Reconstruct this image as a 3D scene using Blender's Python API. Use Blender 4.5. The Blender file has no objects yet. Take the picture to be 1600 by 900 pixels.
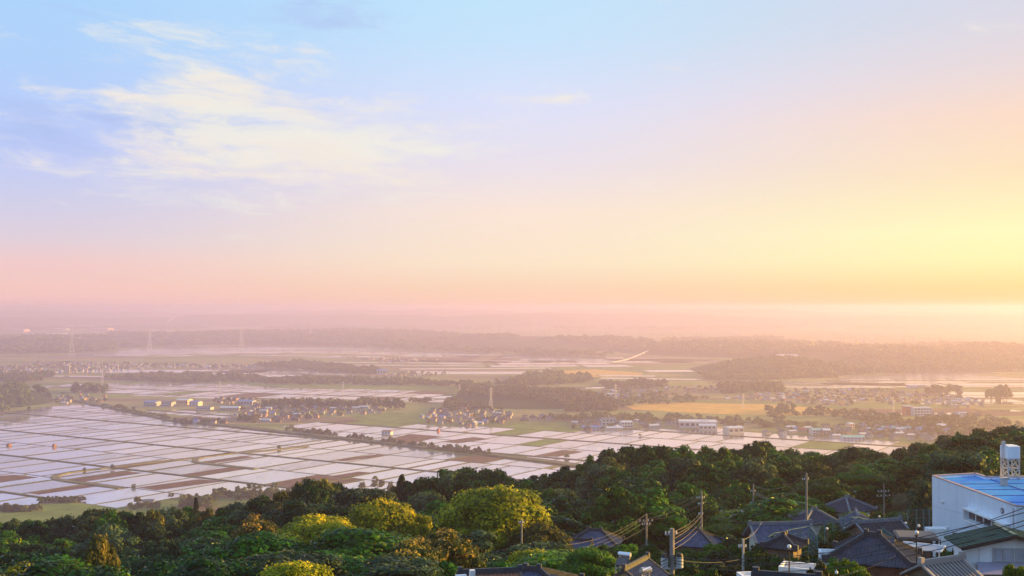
import bpy, math, random
import numpy as np
from mathutils import Vector, Matrix

SC = bpy.context.scene
COL = SC.collection
RAD = math.radians
random.seed(7)
RNG = np.random.default_rng(7)

# ---------------------------------------------------------------- camera
H = 230.0                       # eye height above the plain
K = H / 120.0                   # sizes on the plain were first measured for a 120 m eye height
F = 1800.0                      # focal length in pixels of a 1600 wide picture
PITCH = math.atan(30.0 / F)
cam = bpy.data.cameras.new("camera")
cam.sensor_width = 36.0
cam.lens = 36.0 * F / 1600.0
cam.clip_start = 0.5
cam.clip_end = 400000.0
camo = bpy.data.objects.new("camera", cam)
camo.location = (0, 0, H)
camo.rotation_euler = (math.pi / 2 + PITCH, 0, 0)
COL.objects.link(camo)
SC.camera = camo

# ---------------------------------------------------------------- sun
SUN_AZ = RAD(74.0)              # to the right of the view axis
SUN_EL = RAD(10.0)
sun = bpy.data.lights.new("sun", 'SUN')
sun.energy = 5.0
sun.angle = RAD(0.6)
sun.color = (1.0, 0.57, 0.09)
suno = bpy.data.objects.new("sun", sun)
SUN_DIR = Vector((math.sin(SUN_AZ) * math.cos(SUN_EL), math.cos(SUN_AZ) * math.cos(SUN_EL), math.sin(SUN_EL)))
suno.rotation_euler = SUN_DIR.to_track_quat('Z', 'Y').to_euler()
suno.location = (300, 200, 400)
COL.objects.link(suno)

# ---------------------------------------------------------------- render settings
SC.view_settings.view_transform = 'Standard'
SC.view_settings.look = 'None'
SC.view_settings.exposure = 1.4
SC.view_settings.gamma = 1.0
SC.view_settings.use_curve_mapping = False
SC.render.engine = 'CYCLES'
SC.cycles.use_denoising = True
try:
    SC.cycles.denoiser = 'OPENIMAGEDENOISE'
except Exception:
    pass
SC.cycles.max_bounces = 6
SC.cycles.diffuse_bounces = 3
SC.cycles.glossy_bounces = 3
SC.cycles.transmission_bounces = 4
SC.cycles.volume_bounces = 3
SC.cycles.transparent_max_bounces = 8


def lin(r, g, b):
    def f(c):
        c /= 255.0
        return c / 12.92 if c <= 0.04045 else ((c + 0.055) / 1.055) ** 2.4
    return (f(r), f(g), f(b), 1.0)


# ---------------------------------------------------------------- world
W = bpy.data.worlds.new("World")
SC.world = W
W.use_nodes = True
nt = W.node_tree
nt.nodes.clear()


def N(tree, typ, **kw):
    n = tree.nodes.new(typ)
    for k, v in kw.items():
        setattr(n, k, v)
    return n


def math_node(tree, op, a, b=None, c=None, clamp=False):
    n = tree.nodes.new('ShaderNodeMath')
    n.operation = op
    n.use_clamp = clamp
    for i, v in enumerate((a, b, c)):
        if v is None:
            continue
        if isinstance(v, (int, float)):
            n.inputs[i].default_value = v
        else:
            tree.links.new(v, n.inputs[i])
    return n.outputs[0]


def mix_col(tree, fac, a, b, mode='MIX'):
    n = tree.nodes.new('ShaderNodeMix')
    n.data_type = 'RGBA'
    n.blend_type = mode
    n.clamp_factor = True
    for sock, v in ((n.inputs[0], fac), (n.inputs[6], a), (n.inputs[7], b)):
        if isinstance(v, (int, float)):
            sock.default_value = v
        elif isinstance(v, tuple):
            sock.default_value = v if len(v) == 4 else (*v, 1)
        else:
            tree.links.new(v, sock)
    return n.outputs[2]


def ramp(tree, fac, stops, interp='LINEAR'):
    n = tree.nodes.new('ShaderNodeValToRGB')
    cr = n.color_ramp
    cr.interpolation = interp
    while len(cr.elements) < len(stops):
        cr.elements.new(0.5)
    for e, (p, c) in zip(cr.elements, sorted(stops, key=lambda s: s[0])):
        e.position = p
        e.color = c if len(c) == 4 else (*c, 1)
    tree.links.new(fac, n.inputs[0])
    return n.outputs[0]


def build_world():
    t = nt
    L = t.links.new
    tc = N(t, 'ShaderNodeTexCoord')
    sep = N(t, 'ShaderNodeSeparateXYZ')
    L(tc.outputs['Generated'], sep.inputs[0])
    x, y, z = sep.outputs
    hl = math_node(t, 'SQRT', math_node(t, 'ADD', math_node(t, 'MULTIPLY', x, x), math_node(t, 'MULTIPLY', y, y)))
    hl = math_node(t, 'MAXIMUM', hl, 1e-4)
    zz = math_node(t, 'MAXIMUM', z, 0.0)
    pos = math_node(t, 'SQRT', zz)
    sx, sy = math.sin(SUN_AZ), math.cos(SUN_AZ)
    dot = math_node(t, 'DIVIDE', math_node(t, 'ADD', math_node(t, 'MULTIPLY', x, sx), math_node(t, 'MULTIPLY', y, sy)), hl)

    def st(rows, zen):
        out = []
        for py, c in rows:
            e = max(0.0, (480 - py) / F)
            s = e / math.sqrt(1 + e * e)
            out.append((math.sqrt(s), lin(*c)))
        out.append((0.72, lin(*zen)))
        out.append((1.0, lin(*[v * 0.93 for v in zen])))
        return out
    left = ramp(t, pos, st([(480, (252, 194, 190)), (450, (253, 207, 198)), (412, (246, 208, 208)), (380, (228, 212, 224)), (310, (206, 210, 242)), (240, (190, 206, 255)),
                            (110, (178, 212, 254)), (0, (174, 215, 255))], (132, 196, 255)))
    mid = ramp(t, pos, st([(480, (250, 198, 165)), (450, (255, 218, 188)), (410, (255, 234, 206)), (330, (254, 232, 218)), (260, (238, 228, 238)), (160, (222, 228, 254)),
                           (60, (200, 230, 255)), (0, (196, 231, 255))], (138, 198, 255)))
    right = ramp(t, pos, st([(480, (248, 192, 112)), (450, (255, 226, 150)), (410, (255, 252, 182)), (370, (255, 255, 192)), (335, (255, 244, 190)), (280, (255, 229, 188)),
                             (200, (254, 220, 196)), (130, (236, 218, 218)), (60, (222, 217, 228)), (0, (214, 215, 233))], (146, 196, 252)))
    m1 = math_node(t, 'DIVIDE', math_node(t, 'SUBTRACT', dot, -0.14), 0.44, clamp=True)
    m2 = math_node(t, 'DIVIDE', math_node(t, 'SUBTRACT', dot, 0.26), 0.46, clamp=True)

    def smooth(v):
        n = N(t, 'ShaderNodeMapRange', interpolation_type='SMOOTHSTEP')
        L(v, n.inputs[0])
        return n.outputs[0]
    m1, m2 = smooth(m1), smooth(m2)
    base = mix_col(t, m2, mix_col(t, m1, left, mid), right)
    # high thin clouds: laid out by azimuth and elevation
    az = math_node(t, 'ARCTAN2', x, y)
    comb = N(t, 'ShaderNodeCombineXYZ')
    L(az, comb.inputs[0])
    el2 = math_node(t, 'MULTIPLY', math_node(t, 'ADD', z, math_node(t, 'MULTIPLY', az, 0.06)), 4.2)
    L(el2, comb.inputs[1])
    warp = N(t, 'ShaderNodeTexNoise')
    warp.inputs['Scale'].default_value = 7.0
    warp.inputs['Detail'].default_value = 3.0
    L(comb.outputs[0], warp.inputs['Vector'])
    va = N(t, 'ShaderNodeVectorMath', operation='MULTIPLY_ADD')
    L(warp.outputs['Color'], va.inputs[0])
    va.inputs[1].default_value = (0.12, 0.12, 0.0)
    L(comb.outputs[0], va.inputs[2])

    def noise(scale, det, rough, off):
        mp = N(t, 'ShaderNodeMapping')
        mp.inputs['Location'].default_value = off
        L(va.outputs[0], mp.inputs[0])
        n = N(t, 'ShaderNodeTexNoise')
        n.inputs['Scale'].default_value = scale
        n.inputs['Detail'].default_value = det
        n.inputs['Roughness'].default_value = rough
        L(mp.outputs[0], n.inputs['Vector'])
        return n.outputs['Fac']

    def blob(px, py, rx, ry):
        """soft patch of the cloud field round a direction"""
        a0 = math.atan((px - 800) / F)
        e0 = math.sin(math.atan((480 - py) / F))
        a = math_node(t, 'DIVIDE', math_node(t, 'SUBTRACT', az, a0), rx / F)
        b = math_node(t, 'DIVIDE', math_node(t, 'SUBTRACT', z, e0), ry / F)
        r2 = math_node(t, 'ADD', math_node(t, 'MULTIPLY', a, a), math_node(t, 'MULTIPLY', b, b))
        return math_node(t, 'EXPONENT', math_node(t, 'MULTIPLY', r2, -1.0))
    n1 = noise(10.5, 13.0, 0.68, (3.1, 1.7, 0.0))
    n2 = noise(6.5, 9.0, 0.6, (9.4, 4.2, 0.0))
    mask = math_node(t, 'ADD', blob(430, 235, 360, 90), math_node(t, 'MULTIPLY', blob(300, 80, 190, 40), 0.55))
    mask = math_node(t, 'ADD', mask, math_node(t, 'MULTIPLY', blob(250, 160, 170, 25), 0.5))
    mask = math_node(t, 'ADD', mask, math_node(t, 'MULTIPLY', blob(870, 154, 60, 10), 0.5))
    mask = math_node(t, 'ADD', mask, math_node(t, 'MULTIPLY', blob(660, 90, 50, 25), 0.4))
    up = math_node(t, 'MULTIPLY', math_node(t, 'SUBTRACT', z, 0.30), 1.5, clamp=True)   # broken cloud goes on overhead
    up = math_node(t, 'MULTIPLY', up, 0.25)
    s = math_node(t, 'ADD', math_node(t, 'ADD', n1, math_node(t, 'MULTIPLY', mask, 0.37)), up)
    bright = N(t, 'ShaderNodeMapRange', interpolation_type='SMOOTHSTEP')
    bright.inputs[1].default_value = 0.60
    bright.inputs[2].default_value = 0.90
    L(s, bright.inputs[0])
    cream = mix_col(t, n2, lin(255, 230, 216), lin(240, 250, 240))
    c = mix_col(t, math_node(t, 'MULTIPLY', bright.outputs[0], 0.92), base, cream)
    # dove grey bellies under the bright break
    dmask = math_node(t, 'ADD', blob(150, 225, 280, 70), math_node(t, 'MULTIPLY', blob(480, 30, 300, 40), 0.6))
    dmask = math_node(t, 'ADD', dmask, math_node(t, 'MULTIPLY', blob(1350, 120, 500, 60), 0.08))
    dk = N(t, 'ShaderNodeMapRange', interpolation_type='SMOOTHSTEP')
    dk.inputs[1].default_value = 0.64
    dk.inputs[2].default_value = 0.88
    L(math_node(t, 'ADD', n2, math_node(t, 'MULTIPLY', dmask, 0.30)), dk.inputs[0])
    fac = math_node(t, 'MULTIPLY', dk.outputs[0], math_node(t, 'SUBTRACT', 1.0, math_node(t, 'MULTIPLY', bright.outputs[0], 0.9)))
    c = mix_col(t, math_node(t, 'MULTIPLY', fac, 0.65), c, lin(176, 194, 240))
    sky = N(t, 'ShaderNodeTexSky', sky_type='NISHITA')
    sky.sun_disc = False
    sky.sun_elevation = SUN_EL
    sky.sun_rotation = SUN_AZ
    sky.altitude = 150
    sky.dust_density = 2.5
    bg1 = N(t, 'ShaderNodeBackground')
    L(sky.outputs[0], bg1.inputs[0])
    bg1.inputs[1].default_value = 0.05
    bg2 = N(t, 'ShaderNodeBackground')
    L(c, bg2.inputs[0])
    bg2.inputs[1].default_value = 0.385
    mx = N(t, 'ShaderNodeMixShader')
    mx.inputs[0].default_value = 0.94      # thin high overcast veils nearly all of the clear sky
    L(bg1.outputs[0], mx.inputs[1])
    L(bg2.outputs[0], mx.inputs[2])
    out = N(t, 'ShaderNodeOutputWorld')
    L(mx.outputs[0], out.inputs[0])


build_world()
try:
    W.cycles.sampling_method = 'MANUAL'
    W.cycles.sample_map_resolution = 1024
except Exception:
    pass

# ---------------------------------------------------------------- picture <-> place
def ray(px, py):
    cx, cy = (px - 800.0) / F, (450.0 - py) / F
    c, s = math.cos(PITCH), math.sin(PITCH)
    return (cx, c - cy * s, s + cy * c)


def P(px, py, d):
    """the place seen at a picture point, d metres ahead"""
    r = ray(px, py)
    k = d / r[1]
    return Vector((r[0] * k, d, H + r[2] * k))


def G(px, py):
    """the place on the plain seen at a picture point"""
    r = ray(px, py)
    k = -H / r[2]
    return (r[0] * k, r[1] * k)


def to_px(x, y, z):
    c, s = math.cos(PITCH), math.sin(PITCH)
    zz = z - H
    f = y * c + zz * s
    u = -y * s + zz * c
    return 800 + F * x / f, 450 - F * u / f


# ---------------------------------------------------------------- mesh helpers
class MB:
    def __init__(self):
        self.v, self.f, self.m = [], [], []

    def poly(self, pts, m=0):
        i = len(self.v)
        self.v += [tuple(p) for p in pts]
        self.f.append(tuple(range(i, i + len(pts))))
        self.m.append(m)

    def hexa(self, c, m=0):
        """8 corners: bottom 4 then top 4, both counter-clockwise seen from above"""
        i = len(self.v)
        self.v += [tuple(p) for p in c]
        for q in ((3, 2, 1, 0), (4, 5, 6, 7), (0, 1, 5, 4), (1, 2, 6, 5), (2, 3, 7, 6), (3, 0, 4, 7)):
            self.f.append(tuple(i + k for k in q))
            self.m.append(m)

    def box(self, c, s, rz=0.0, m=0):
        cs, sn = math.cos(rz), math.sin(rz)
        pts = []
        for dz in (-.5, .5):
            for dx, dy in ((-.5, -.5), (.5, -.5), (.5, .5), (-.5, .5)):
                x, y = dx * s[0], dy * s[1]
                pts.append((c[0] + x * cs - y * sn, c[1] + x * sn + y * cs, c[2] + dz * s[2]))
        self.hexa(pts, m)

    def bar(self, p, q, w, h=None, m=0):
        """square bar from p to q"""
        p, q = Vector(p), Vector(q)
        d = (q - p).normalized()
        up = Vector((0, 0, 1)) if abs(d.z) < 0.95 else Vector((1, 0, 0))
        a = d.cross(up).normalized() * (w / 2)
        b = a.cross(d).normalized() * ((h or w) / 2)
        i = len(self.v)
        for e in (p, q):
            self.v += [tuple(e - a - b), tuple(e + a - b), tuple(e + a + b), tuple(e - a + b)]
        for qd in ((0, 1, 2, 3), (7, 6, 5, 4), (0, 4, 5, 1), (1, 5, 6, 2), (2, 6, 7, 3), (3, 7, 4, 0)):
            self.f.append(tuple(i + k for k in qd))
            self.m.append(m)

    def tube(self, pts, r, n=6, m=0, cap=True):
        pts = [Vector(p) for p in pts]
        rs = r if isinstance(r, (list, tuple)) else [r] * len(pts)
        i0 = len(self.v)
        for k, p in enumerate(pts):
            d = (pts[min(k + 1, len(pts) - 1)] - pts[max(k - 1, 0)]).normalized()
            up = Vector((0, 0, 1)) if abs(d.z) < 0.9 else Vector((1, 0, 0))
            a = d.cross(up).normalized()
            b = d.cross(a).normalized()
            for j in range(n):
                t = 2 * math.pi * j / n
                self.v.append(tuple(p + (a * math.cos(t) + b * math.sin(t)) * rs[k]))
        for k in range(len(pts) - 1):
            for j in range(n):
                a0, a1 = i0 + k * n + j, i0 + k * n + (j + 1) % n
                self.f.append((a0, a1, a1 + n, a0 + n))
                self.m.append(m)
        if cap:
            self.f.append(tuple(i0 + j for j in range(n))[::-1])
            self.m.append(m)
            e = i0 + (len(pts) - 1) * n
            self.f.append(tuple(e + j for j in range(n)))
            self.m.append(m)

    def ball(self, c, r, n=8, rows=5, m=0):
        i0 = len(self.v)
        c = Vector(c)
        for k in range(1, rows):
            ph = math.pi * k / rows
            for j in range(n):
                t = 2 * math.pi * j / n
                self.v.append((c.x + r * math.sin(ph) * math.cos(t), c.y + r * math.sin(ph) * math.sin(t), c.z + r * math.cos(ph)))
        top, bot = len(self.v), len(self.v) + 1
        self.v += [(c.x, c.y, c.z + r), (c.x, c.y, c.z - r)]
        for k in range(rows - 2):
            for j in range(n):
                a, b = i0 + k * n + j, i0 + k * n + (j + 1) % n
                self.f.append((a, a + n, b + n, b)); self.m.append(m)
        for j in range(n):
            self.f.append((top, i0 + j, i0 + (j + 1) % n)); self.m.append(m)
            e = i0 + (rows - 2) * n
            self.f.append((bot, e + (j + 1) % n, e + j)); self.m.append(m)

    def mesh(self, name, mats, smooth=False):
        me = bpy.data.meshes.new(name)
        me.from_pydata(self.v, [], self.f)
        for mt in (mats if isinstance(mats, (list, tuple)) else [mats]):
            me.materials.append(mt)
        if any(self.m):
            me.polygons.foreach_set('material_index', self.m)
        if smooth:
            me.polygons.foreach_set('use_smooth', [True] * len(me.polygons))
        me.update()
        return me

    def build(self, name, mats, parent=None, smooth=False):
        o = bpy.data.objects.new(name, self.mesh(name, mats, smooth))
        COL.objects.link(o)
        if parent is not None:
            o.parent = parent
        return o


def quads_mesh(name, v, mat, tone=None):
    """v: (n,4,3) array of quads"""
    n = len(v)
    me = bpy.data.meshes.new(name)
    me.vertices.add(n * 4)
    me.vertices.foreach_set('co', np.ascontiguousarray(v, dtype=np.float32).ravel())
    me.loops.add(n * 4)
    me.loops.foreach_set('vertex_index', np.arange(n * 4, dtype=np.int32))
    me.polygons.add(n)
    me.polygons.foreach_set('loop_start', np.arange(0, n * 4, 4, dtype=np.int32))
    me.materials.append(mat)
    if tone is not None:
        at = me.attributes.new('tone', 'FLOAT', 'FACE')
        at.data.foreach_set('value', np.asarray(tone, dtype=np.float32))
    me.update(calc_edges=True)
    me.validate()
    return me


def empty(name, loc, rz=0.0, label=None, cat=None, group=None):
    o = bpy.data.objects.new(name, None)
    o.location = loc
    o.rotation_euler = (0, 0, rz)
    o.empty_display_size = 0.5
    COL.objects.link(o)
    tag(o, label, cat, group)
    return o


def tag(o, label=None, cat=None, group=None, kind=None):
    if label: o['label'] = label
    if cat: o['category'] = cat
    if group: o['group'] = group
    if kind: o['kind'] = kind
    return o


def link(name, me, parent=None, loc=None):
    o = bpy.data.objects.new(name, me)
    COL.objects.link(o)
    if parent is not None:
        o.parent = parent
    if loc is not None:
        o.location = loc
    return o


# ---------------------------------------------------------------- materials
def mat(name, col, rough=0.7, noise=0.0, nscale=1.0, metal=0.0, spec=0.5, bump=0.0, bscale=8.0, col2=None, stain=0.0):
    m = bpy.data.materials.new(name)
    m.use_nodes = True
    t = m.node_tree
    b = t.nodes['Principled BSDF']
    b.inputs['Roughness'].default_value = rough
    b.inputs['Metallic'].default_value = metal
    b.inputs['Specular IOR Level'].default_value = spec
    c4 = (*col, 1)
    tc = N(t, 'ShaderNodeTexCoord')
    if noise > 0 or col2:
        n = N(t, 'ShaderNodeTexNoise')
        n.inputs['Scale'].default_value = nscale
        n.inputs['Detail'].default_value = 6
        n.inputs['Roughness'].default_value = 0.65
        t.links.new(tc.outputs['Object'], n.inputs['Vector'])
        a = tuple(max(0, v * (1 - noise)) for v in col)
        d = col2 if col2 else tuple(min(1, v * (1 + noise)) for v in col)
        out = ramp(t, n.outputs['Fac'], [(0.33, a), (0.67, d)])
        if stain > 0:       # rain streaks
            mp = N(t, 'ShaderNodeMapping')
            mp.inputs['Scale'].default_value = (1.6, 1.6, 0.12)
            t.links.new(tc.outputs['Object'], mp.inputs[0])
            s = N(t, 'ShaderNodeTexNoise')
            s.inputs['Scale'].default_value = 1.5
            s.inputs['Detail'].default_value = 5
            t.links.new(mp.outputs[0], s.inputs['Vector'])
            f = ramp(t, s.outputs['Fac'], [(0.45, (0, 0, 0)), (0.75, (1, 1, 1))])
            out = mix_col(t, math_node(t, 'MULTIPLY', f, stain), out, tuple(v * 0.45 for v in col))
        t.links.new(out, b.inputs['Base Color'])
    else:
        b.inputs['Base Color'].default_value = c4
    if bump > 0:
        n2 = N(t, 'ShaderNodeTexNoise')
        n2.inputs['Scale'].default_value = bscale
        n2.inputs['Detail'].default_value = 4
        t.links.new(tc.outputs['Object'], n2.inputs['Vector'])
        bp = N(t, 'ShaderNodeBump')
        bp.inputs['Strength'].default_value = bump
        bp.inputs['Distance'].default_value = 0.05
        t.links.new(n2.outputs['Fac'], bp.inputs['Height'])
        t.links.new(bp.outputs[0], b.inputs['Normal'])
    return m


def leaf_mat(name, dark, light, tip=None, trans=0.3, hue=0.03, tipamt=0.0):
    """foliage: colour varies by clump (attribute tone) and by tree"""
    m = bpy.data.materials.new(name)
    m.use_nodes = True
    t = m.node_tree
    t.nodes.clear()
    L = t.links.new
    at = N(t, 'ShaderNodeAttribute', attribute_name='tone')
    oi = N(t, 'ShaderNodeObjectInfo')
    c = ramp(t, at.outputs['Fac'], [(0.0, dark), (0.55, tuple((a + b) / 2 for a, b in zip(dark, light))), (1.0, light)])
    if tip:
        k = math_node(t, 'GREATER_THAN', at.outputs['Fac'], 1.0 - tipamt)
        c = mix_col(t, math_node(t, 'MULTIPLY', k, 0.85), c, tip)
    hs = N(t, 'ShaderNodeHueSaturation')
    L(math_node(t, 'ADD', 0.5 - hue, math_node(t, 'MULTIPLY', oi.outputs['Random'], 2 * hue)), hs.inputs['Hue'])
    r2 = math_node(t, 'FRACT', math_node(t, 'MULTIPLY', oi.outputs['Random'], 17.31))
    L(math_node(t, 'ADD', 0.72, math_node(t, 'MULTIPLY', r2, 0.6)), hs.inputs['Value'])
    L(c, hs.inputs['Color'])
    d = N(t, 'ShaderNodeBsdfDiffuse')
    L(hs.outputs[0], d.inputs[0])
    tr = N(t, 'ShaderNodeBsdfTranslucent')
    warm = mix_col(t, 1.0, hs.outputs[0], (1.1, 1.15, 0.45), 'MULTIPLY')
    L(warm, tr.inputs[0])
    g = N(t, 'ShaderNodeBsdfGlossy')
    g.inputs['Roughness'].default_value = 0.45
    g.inputs[0].default_value = (0.9, 0.9, 0.9, 1)
    mx = N(t, 'ShaderNodeMixShader')
    mx.inputs[0].default_value = trans
    L(d.outputs[0], mx.inputs[1]); L(tr.outputs[0], mx.inputs[2])
    fr = N(t, 'ShaderNodeFresnel')
    fr.inputs[0].default_value = 1.25
    m2 = N(t, 'ShaderNodeMixShader')
    L(math_node(t, 'MULTIPLY', fr.outputs[0], 0.25), m2.inputs[0])
    L(mx.outputs[0], m2.inputs[1]); L(g.outputs[0], m2.inputs[2])
    out = N(t, 'ShaderNodeOutputMaterial')
    L(m2.outputs[0], out.inputs[0])
    return m

# ================================================================ the setting
def plain_mat():
    m = bpy.data.materials.new('plain_soil_and_grass')
    m.use_nodes = True
    t = m.node_tree
    b = t.nodes['Principled BSDF']
    b.inputs['Roughness'].default_value = 0.9
    b.inputs['Specular IOR Level'].default_value = 0.15
    tc = N(t, 'ShaderNodeTexCoord')
    mp = N(t, 'ShaderNodeMapping')
    mp.inputs['Rotation'].default_value = (0, 0, RAD(33))
    mp.inputs['Scale'].default_value = (0.006 / K, 0.016 / K, 0.01)
    t.links.new(tc.outputs['Object'], mp.inputs[0])
    vo = N(t, 'ShaderNodeTexVoronoi')
    vo.inputs['Scale'].default_value = 1.0
    vo.distance = 'CHEBYCHEV'
    t.links.new(mp.outputs[0], vo.inputs['Vector'])
    sp = N(t, 'ShaderNodeSeparateColor')
    t.links.new(vo.outputs['Color'], sp.inputs[0])
    c = ramp(t, sp.outputs[0], [(0.0, (0.15, 0.18, 0.05)), (0.30, (0.22, 0.25, 0.07)), (0.5, (0.26, 0.27, 0.08)), (0.68, (0.22, 0.16, 0.10)), (0.82, (0.30, 0.25, 0.10)), (1.0, (0.14, 0.18, 0.05))], 'CONSTANT')
    n = N(t, 'ShaderNodeTexNoise')
    n.inputs['Scale'].default_value = 0.02
    n.inputs['Detail'].default_value = 9
    n.inputs['Roughness'].default_value = 0.7
    t.links.new(tc.outputs['Object'], n.inputs['Vector'])
    c = mix_col(t, 0.75, c, ramp(t, n.outputs['Fac'], [(0.3, (0.45, 0.5, 0.4)), (0.7, (1.25, 1.2, 1.1))]), 'MULTIPLY')
    t.links.new(c, b.inputs['Base Color'])
    return m


def water_mat():
    m = bpy.data.materials.new('flooded_paddy')
    m.use_nodes = True
    t = m.node_tree
    t.nodes.clear()
    L = t.links.new
    tc = N(t, 'ShaderNodeTexCoord')
    geo = N(t, 'ShaderNodeNewGeometry')
    oi = N(t, 'ShaderNodeObjectInfo')
    n = N(t, 'ShaderNodeTexNoise')
    n.inputs['Scale'].default_value = 0.035 / K
    n.inputs['Detail'].default_value = 7
    n.inputs['Roughness'].default_value = 0.62
    mp = N(t, 'ShaderNodeMapping')
    mp.inputs['Rotation'].default_value = (0, 0, RAD(33))
    mp.inputs['Scale'].default_value = (1.6, 0.45, 1)
    L(geo.outputs['Position'], mp.inputs[0])
    L(mp.outputs[0], n.inputs['Vector'])
    at = N(t, 'ShaderNodeAttribute', attribute_name='tone')
    mudf = ramp(t, math_node(t, 'ADD', n.outputs['Fac'], math_node(t, 'MULTIPLY', at.outputs['Fac'], 0.13)), [(0.60, (0, 0, 0)), (0.76, (1, 1, 1))])
    fine = N(t, 'ShaderNodeTexNoise')
    fine.inputs['Scale'].default_value = 0.5
    fine.inputs['Detail'].default_value = 5
    L(geo.outputs['Position'], fine.inputs['Vector'])
    mud = ramp(t, fine.outputs['Fac'], [(0.35, (0.20, 0.17, 0.145)), (0.65, (0.32, 0.28, 0.24))])
    d = N(t, 'ShaderNodeBsdfDiffuse')
    L(mud, d.inputs[0])
    bp = N(t, 'ShaderNodeBump')
    bp.inputs['Strength'].default_value = 0.05
    bp.inputs['Distance'].default_value = 0.1
    L(fine.outputs['Fac'], bp.inputs['Height'])
    g = N(t, 'ShaderNodeBsdfGlossy')
    L(math_node(t, 'ADD', 0.05, math_node(t, 'MULTIPLY', at.outputs['Fac'], 0.12)), g.inputs['Roughness'])
    g.inputs[0].default_value = (0.97, 0.97, 0.99, 1)
    L(bp.outputs[0], g.inputs['Normal'])
    fr = N(t, 'ShaderNodeFresnel')
    fr.inputs[0].default_value = 3.0
    t2 = math_node(t, 'FRACT', math_node(t, 'MULTIPLY', at.outputs['Fac'], 7.77))
    cover = math_node(t, 'ADD', math_node(t, 'MULTIPLY', mudf, 0.26), math_node(t, 'MULTIPLY', math_node(t, 'MULTIPLY', t2, t2), 0.30))
    f = math_node(t, 'MULTIPLY', math_node(t, 'MAXIMUM', fr.outputs[0], 0.84), math_node(t, 'SUBTRACT', 1.0, cover), clamp=True)
    mx = N(t, 'ShaderNodeMixShader')
    L(f, mx.inputs[0]); L(d.outputs[0], mx.inputs[1]); L(g.outputs[0], mx.inputs[2])
    out = N(t, 'ShaderNodeOutputMaterial')
    L(mx.outputs[0], out.inputs[0])
    return m


M_PLAIN = plain_mat()
M_WATER = water_mat()
M_BANK = mat('bank_grass', (0.085, 0.09, 0.035), 0.95, 0.45, 0.05, spec=0.1)
M_DRY = mat('ploughed_paddy_soil', (0.15, 0.085, 0.06), 0.95, 0.35, 0.06, spec=0.1)
M_GREENF = mat('young_green_crop', (0.16, 0.21, 0.045), 0.9, 0.3, 0.03, spec=0.1)
M_WHEAT = mat('ripe_wheat', (0.62, 0.36, 0.06), 0.9, 0.22, 0.03, spec=0.1)
M_ROAD = mat('farm_road_gravel', (0.19, 0.17, 0.15), 0.95, 0.25, 0.3, spec=0.1)
M_ASPH = mat('asphalt', (0.06, 0.06, 0.065), 0.9, 0.2, 0.4, spec=0.2)
M_HILLG = mat('forest_floor', (0.03, 0.045, 0.018), 0.95, 0.5, 0.15, spec=0.05)

mb = MB()
S = 120000.0
mb.poly([(-S, -2000, 0), (S, -2000, 0), (S, S, 0), (-S, S, 0)])
tag(mb.build('ground', M_PLAIN), kind='structure')

# ---------------------------------------------------------------- hillside the picture is taken from
CTRL = [  # x, y, height against the eye
    (0, -200, 18), (-250, -150, -25), (250, -150, 30), (0, 0, -3.0), (-70, 10, -8), (70, 0, -3), (-250, 40, -45), (200, 40, 4),
    (0, 45, -14), (-40, 55, -20), (25, 55, -15), (60, 50, -13), (-120, 90, -38), (-55, 105, -34), (-20, 110, -32), (0, 95, -27.5),
    (20, 90, -26.0), (40, 82, -24.5), (52, 75, -23.5), (52, 118, -28.5), (60, 140, -28.5), (30, 110, -29), (0, 140, -35),
    (-50, 140, -41), (-90, 160, -48), (-30, 175, -44), (8, 175, -41.5), (30, 160, -38.5), (55, 185, -37.5), (75, 185, -33), (95, 170, -25), (112, 132, -5),
    (-170, 240, -70), (-110, 270, -68), (-60, 260, -62), (-20, 260, -58), (10, 250, -55), (28, 285, -51), (58, 290, -52), (80, 260, -46), (110, 260, -36), (140, 240, -27),
    (-170, 400, -96), (-90, 400, -90), (-20, 380, -78), (30, 350, -66), (80, 370, -64), (125, 345, -57), (158, 350, -51), (190, 340, -40), (235, 330, -14),
    (-330, 560, -118), (-160, 600, -120), (0, 600, -112), (100, 560, -98), (200, 520, -80), (280, 480, -60),
    (-420, 680, -124), (-200, 720, -126), (0, 760, -126), (200, 760, -122), (350, 740, -110), (450, 620, -75),
    (300, 380, -6), (300, 260, 2), (240, 220, -8), (190, 200, -16), (180, 120, 0), (400, 300, 10), (420, 450, -5), (600, 350, 14), (600, 650, -60), (750, 850, -124), (500, 900, -126),
    (-450, 300, -112), (-600, 500, -124), (-500, 0, -85), (-800, 200, -124), (500, 0, 25), (800, 300, 15), (900, 600, -60),
]
_cp = np.array([tuple(v * K for v in c) if (c[2] <= -110 or c[1] >= 480) else c for c in CTRL], float)


def _phi(r):
    return np.sqrt(r * r + 30.0 ** 2)


_A = _phi(np.hypot(_cp[:, None, 0] - _cp[None, :, 0], _cp[:, None, 1] - _cp[None, :, 1]))
_n = len(_cp)
_M = np.zeros((_n + 3, _n + 3))
_M[:_n, :_n] = _A - np.eye(_n) * 6.0     # a little smoothing
_M[:_n, _n] = 1; _M[:_n, _n + 1:] = _cp[:, :2] / 100
_M[_n, :_n] = 1; _M[_n + 1:, :_n] = _cp[:, :2].T / 100
_w = np.linalg.solve(_M, np.concatenate([_cp[:, 2], np.zeros(3)]))


def terr(x, y):
    x = np.asarray(x, float); y = np.asarray(y, float)
    sh = x.shape
    x = x.ravel(); y = y.ravel()
    r = _phi(np.hypot(x[:, None] - _cp[None, :, 0], y[:, None] - _cp[None, :, 1]))
    z = r @ _w[:_n] + _w[_n] + (x * _w[_n + 1] + y * _w[_n + 2]) / 100
    return np.clip(H + z, -3.0, H + 22).reshape(sh)


def tz(x, y):
    return float(terr(np.array([x]), np.array([y]))[0])


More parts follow.
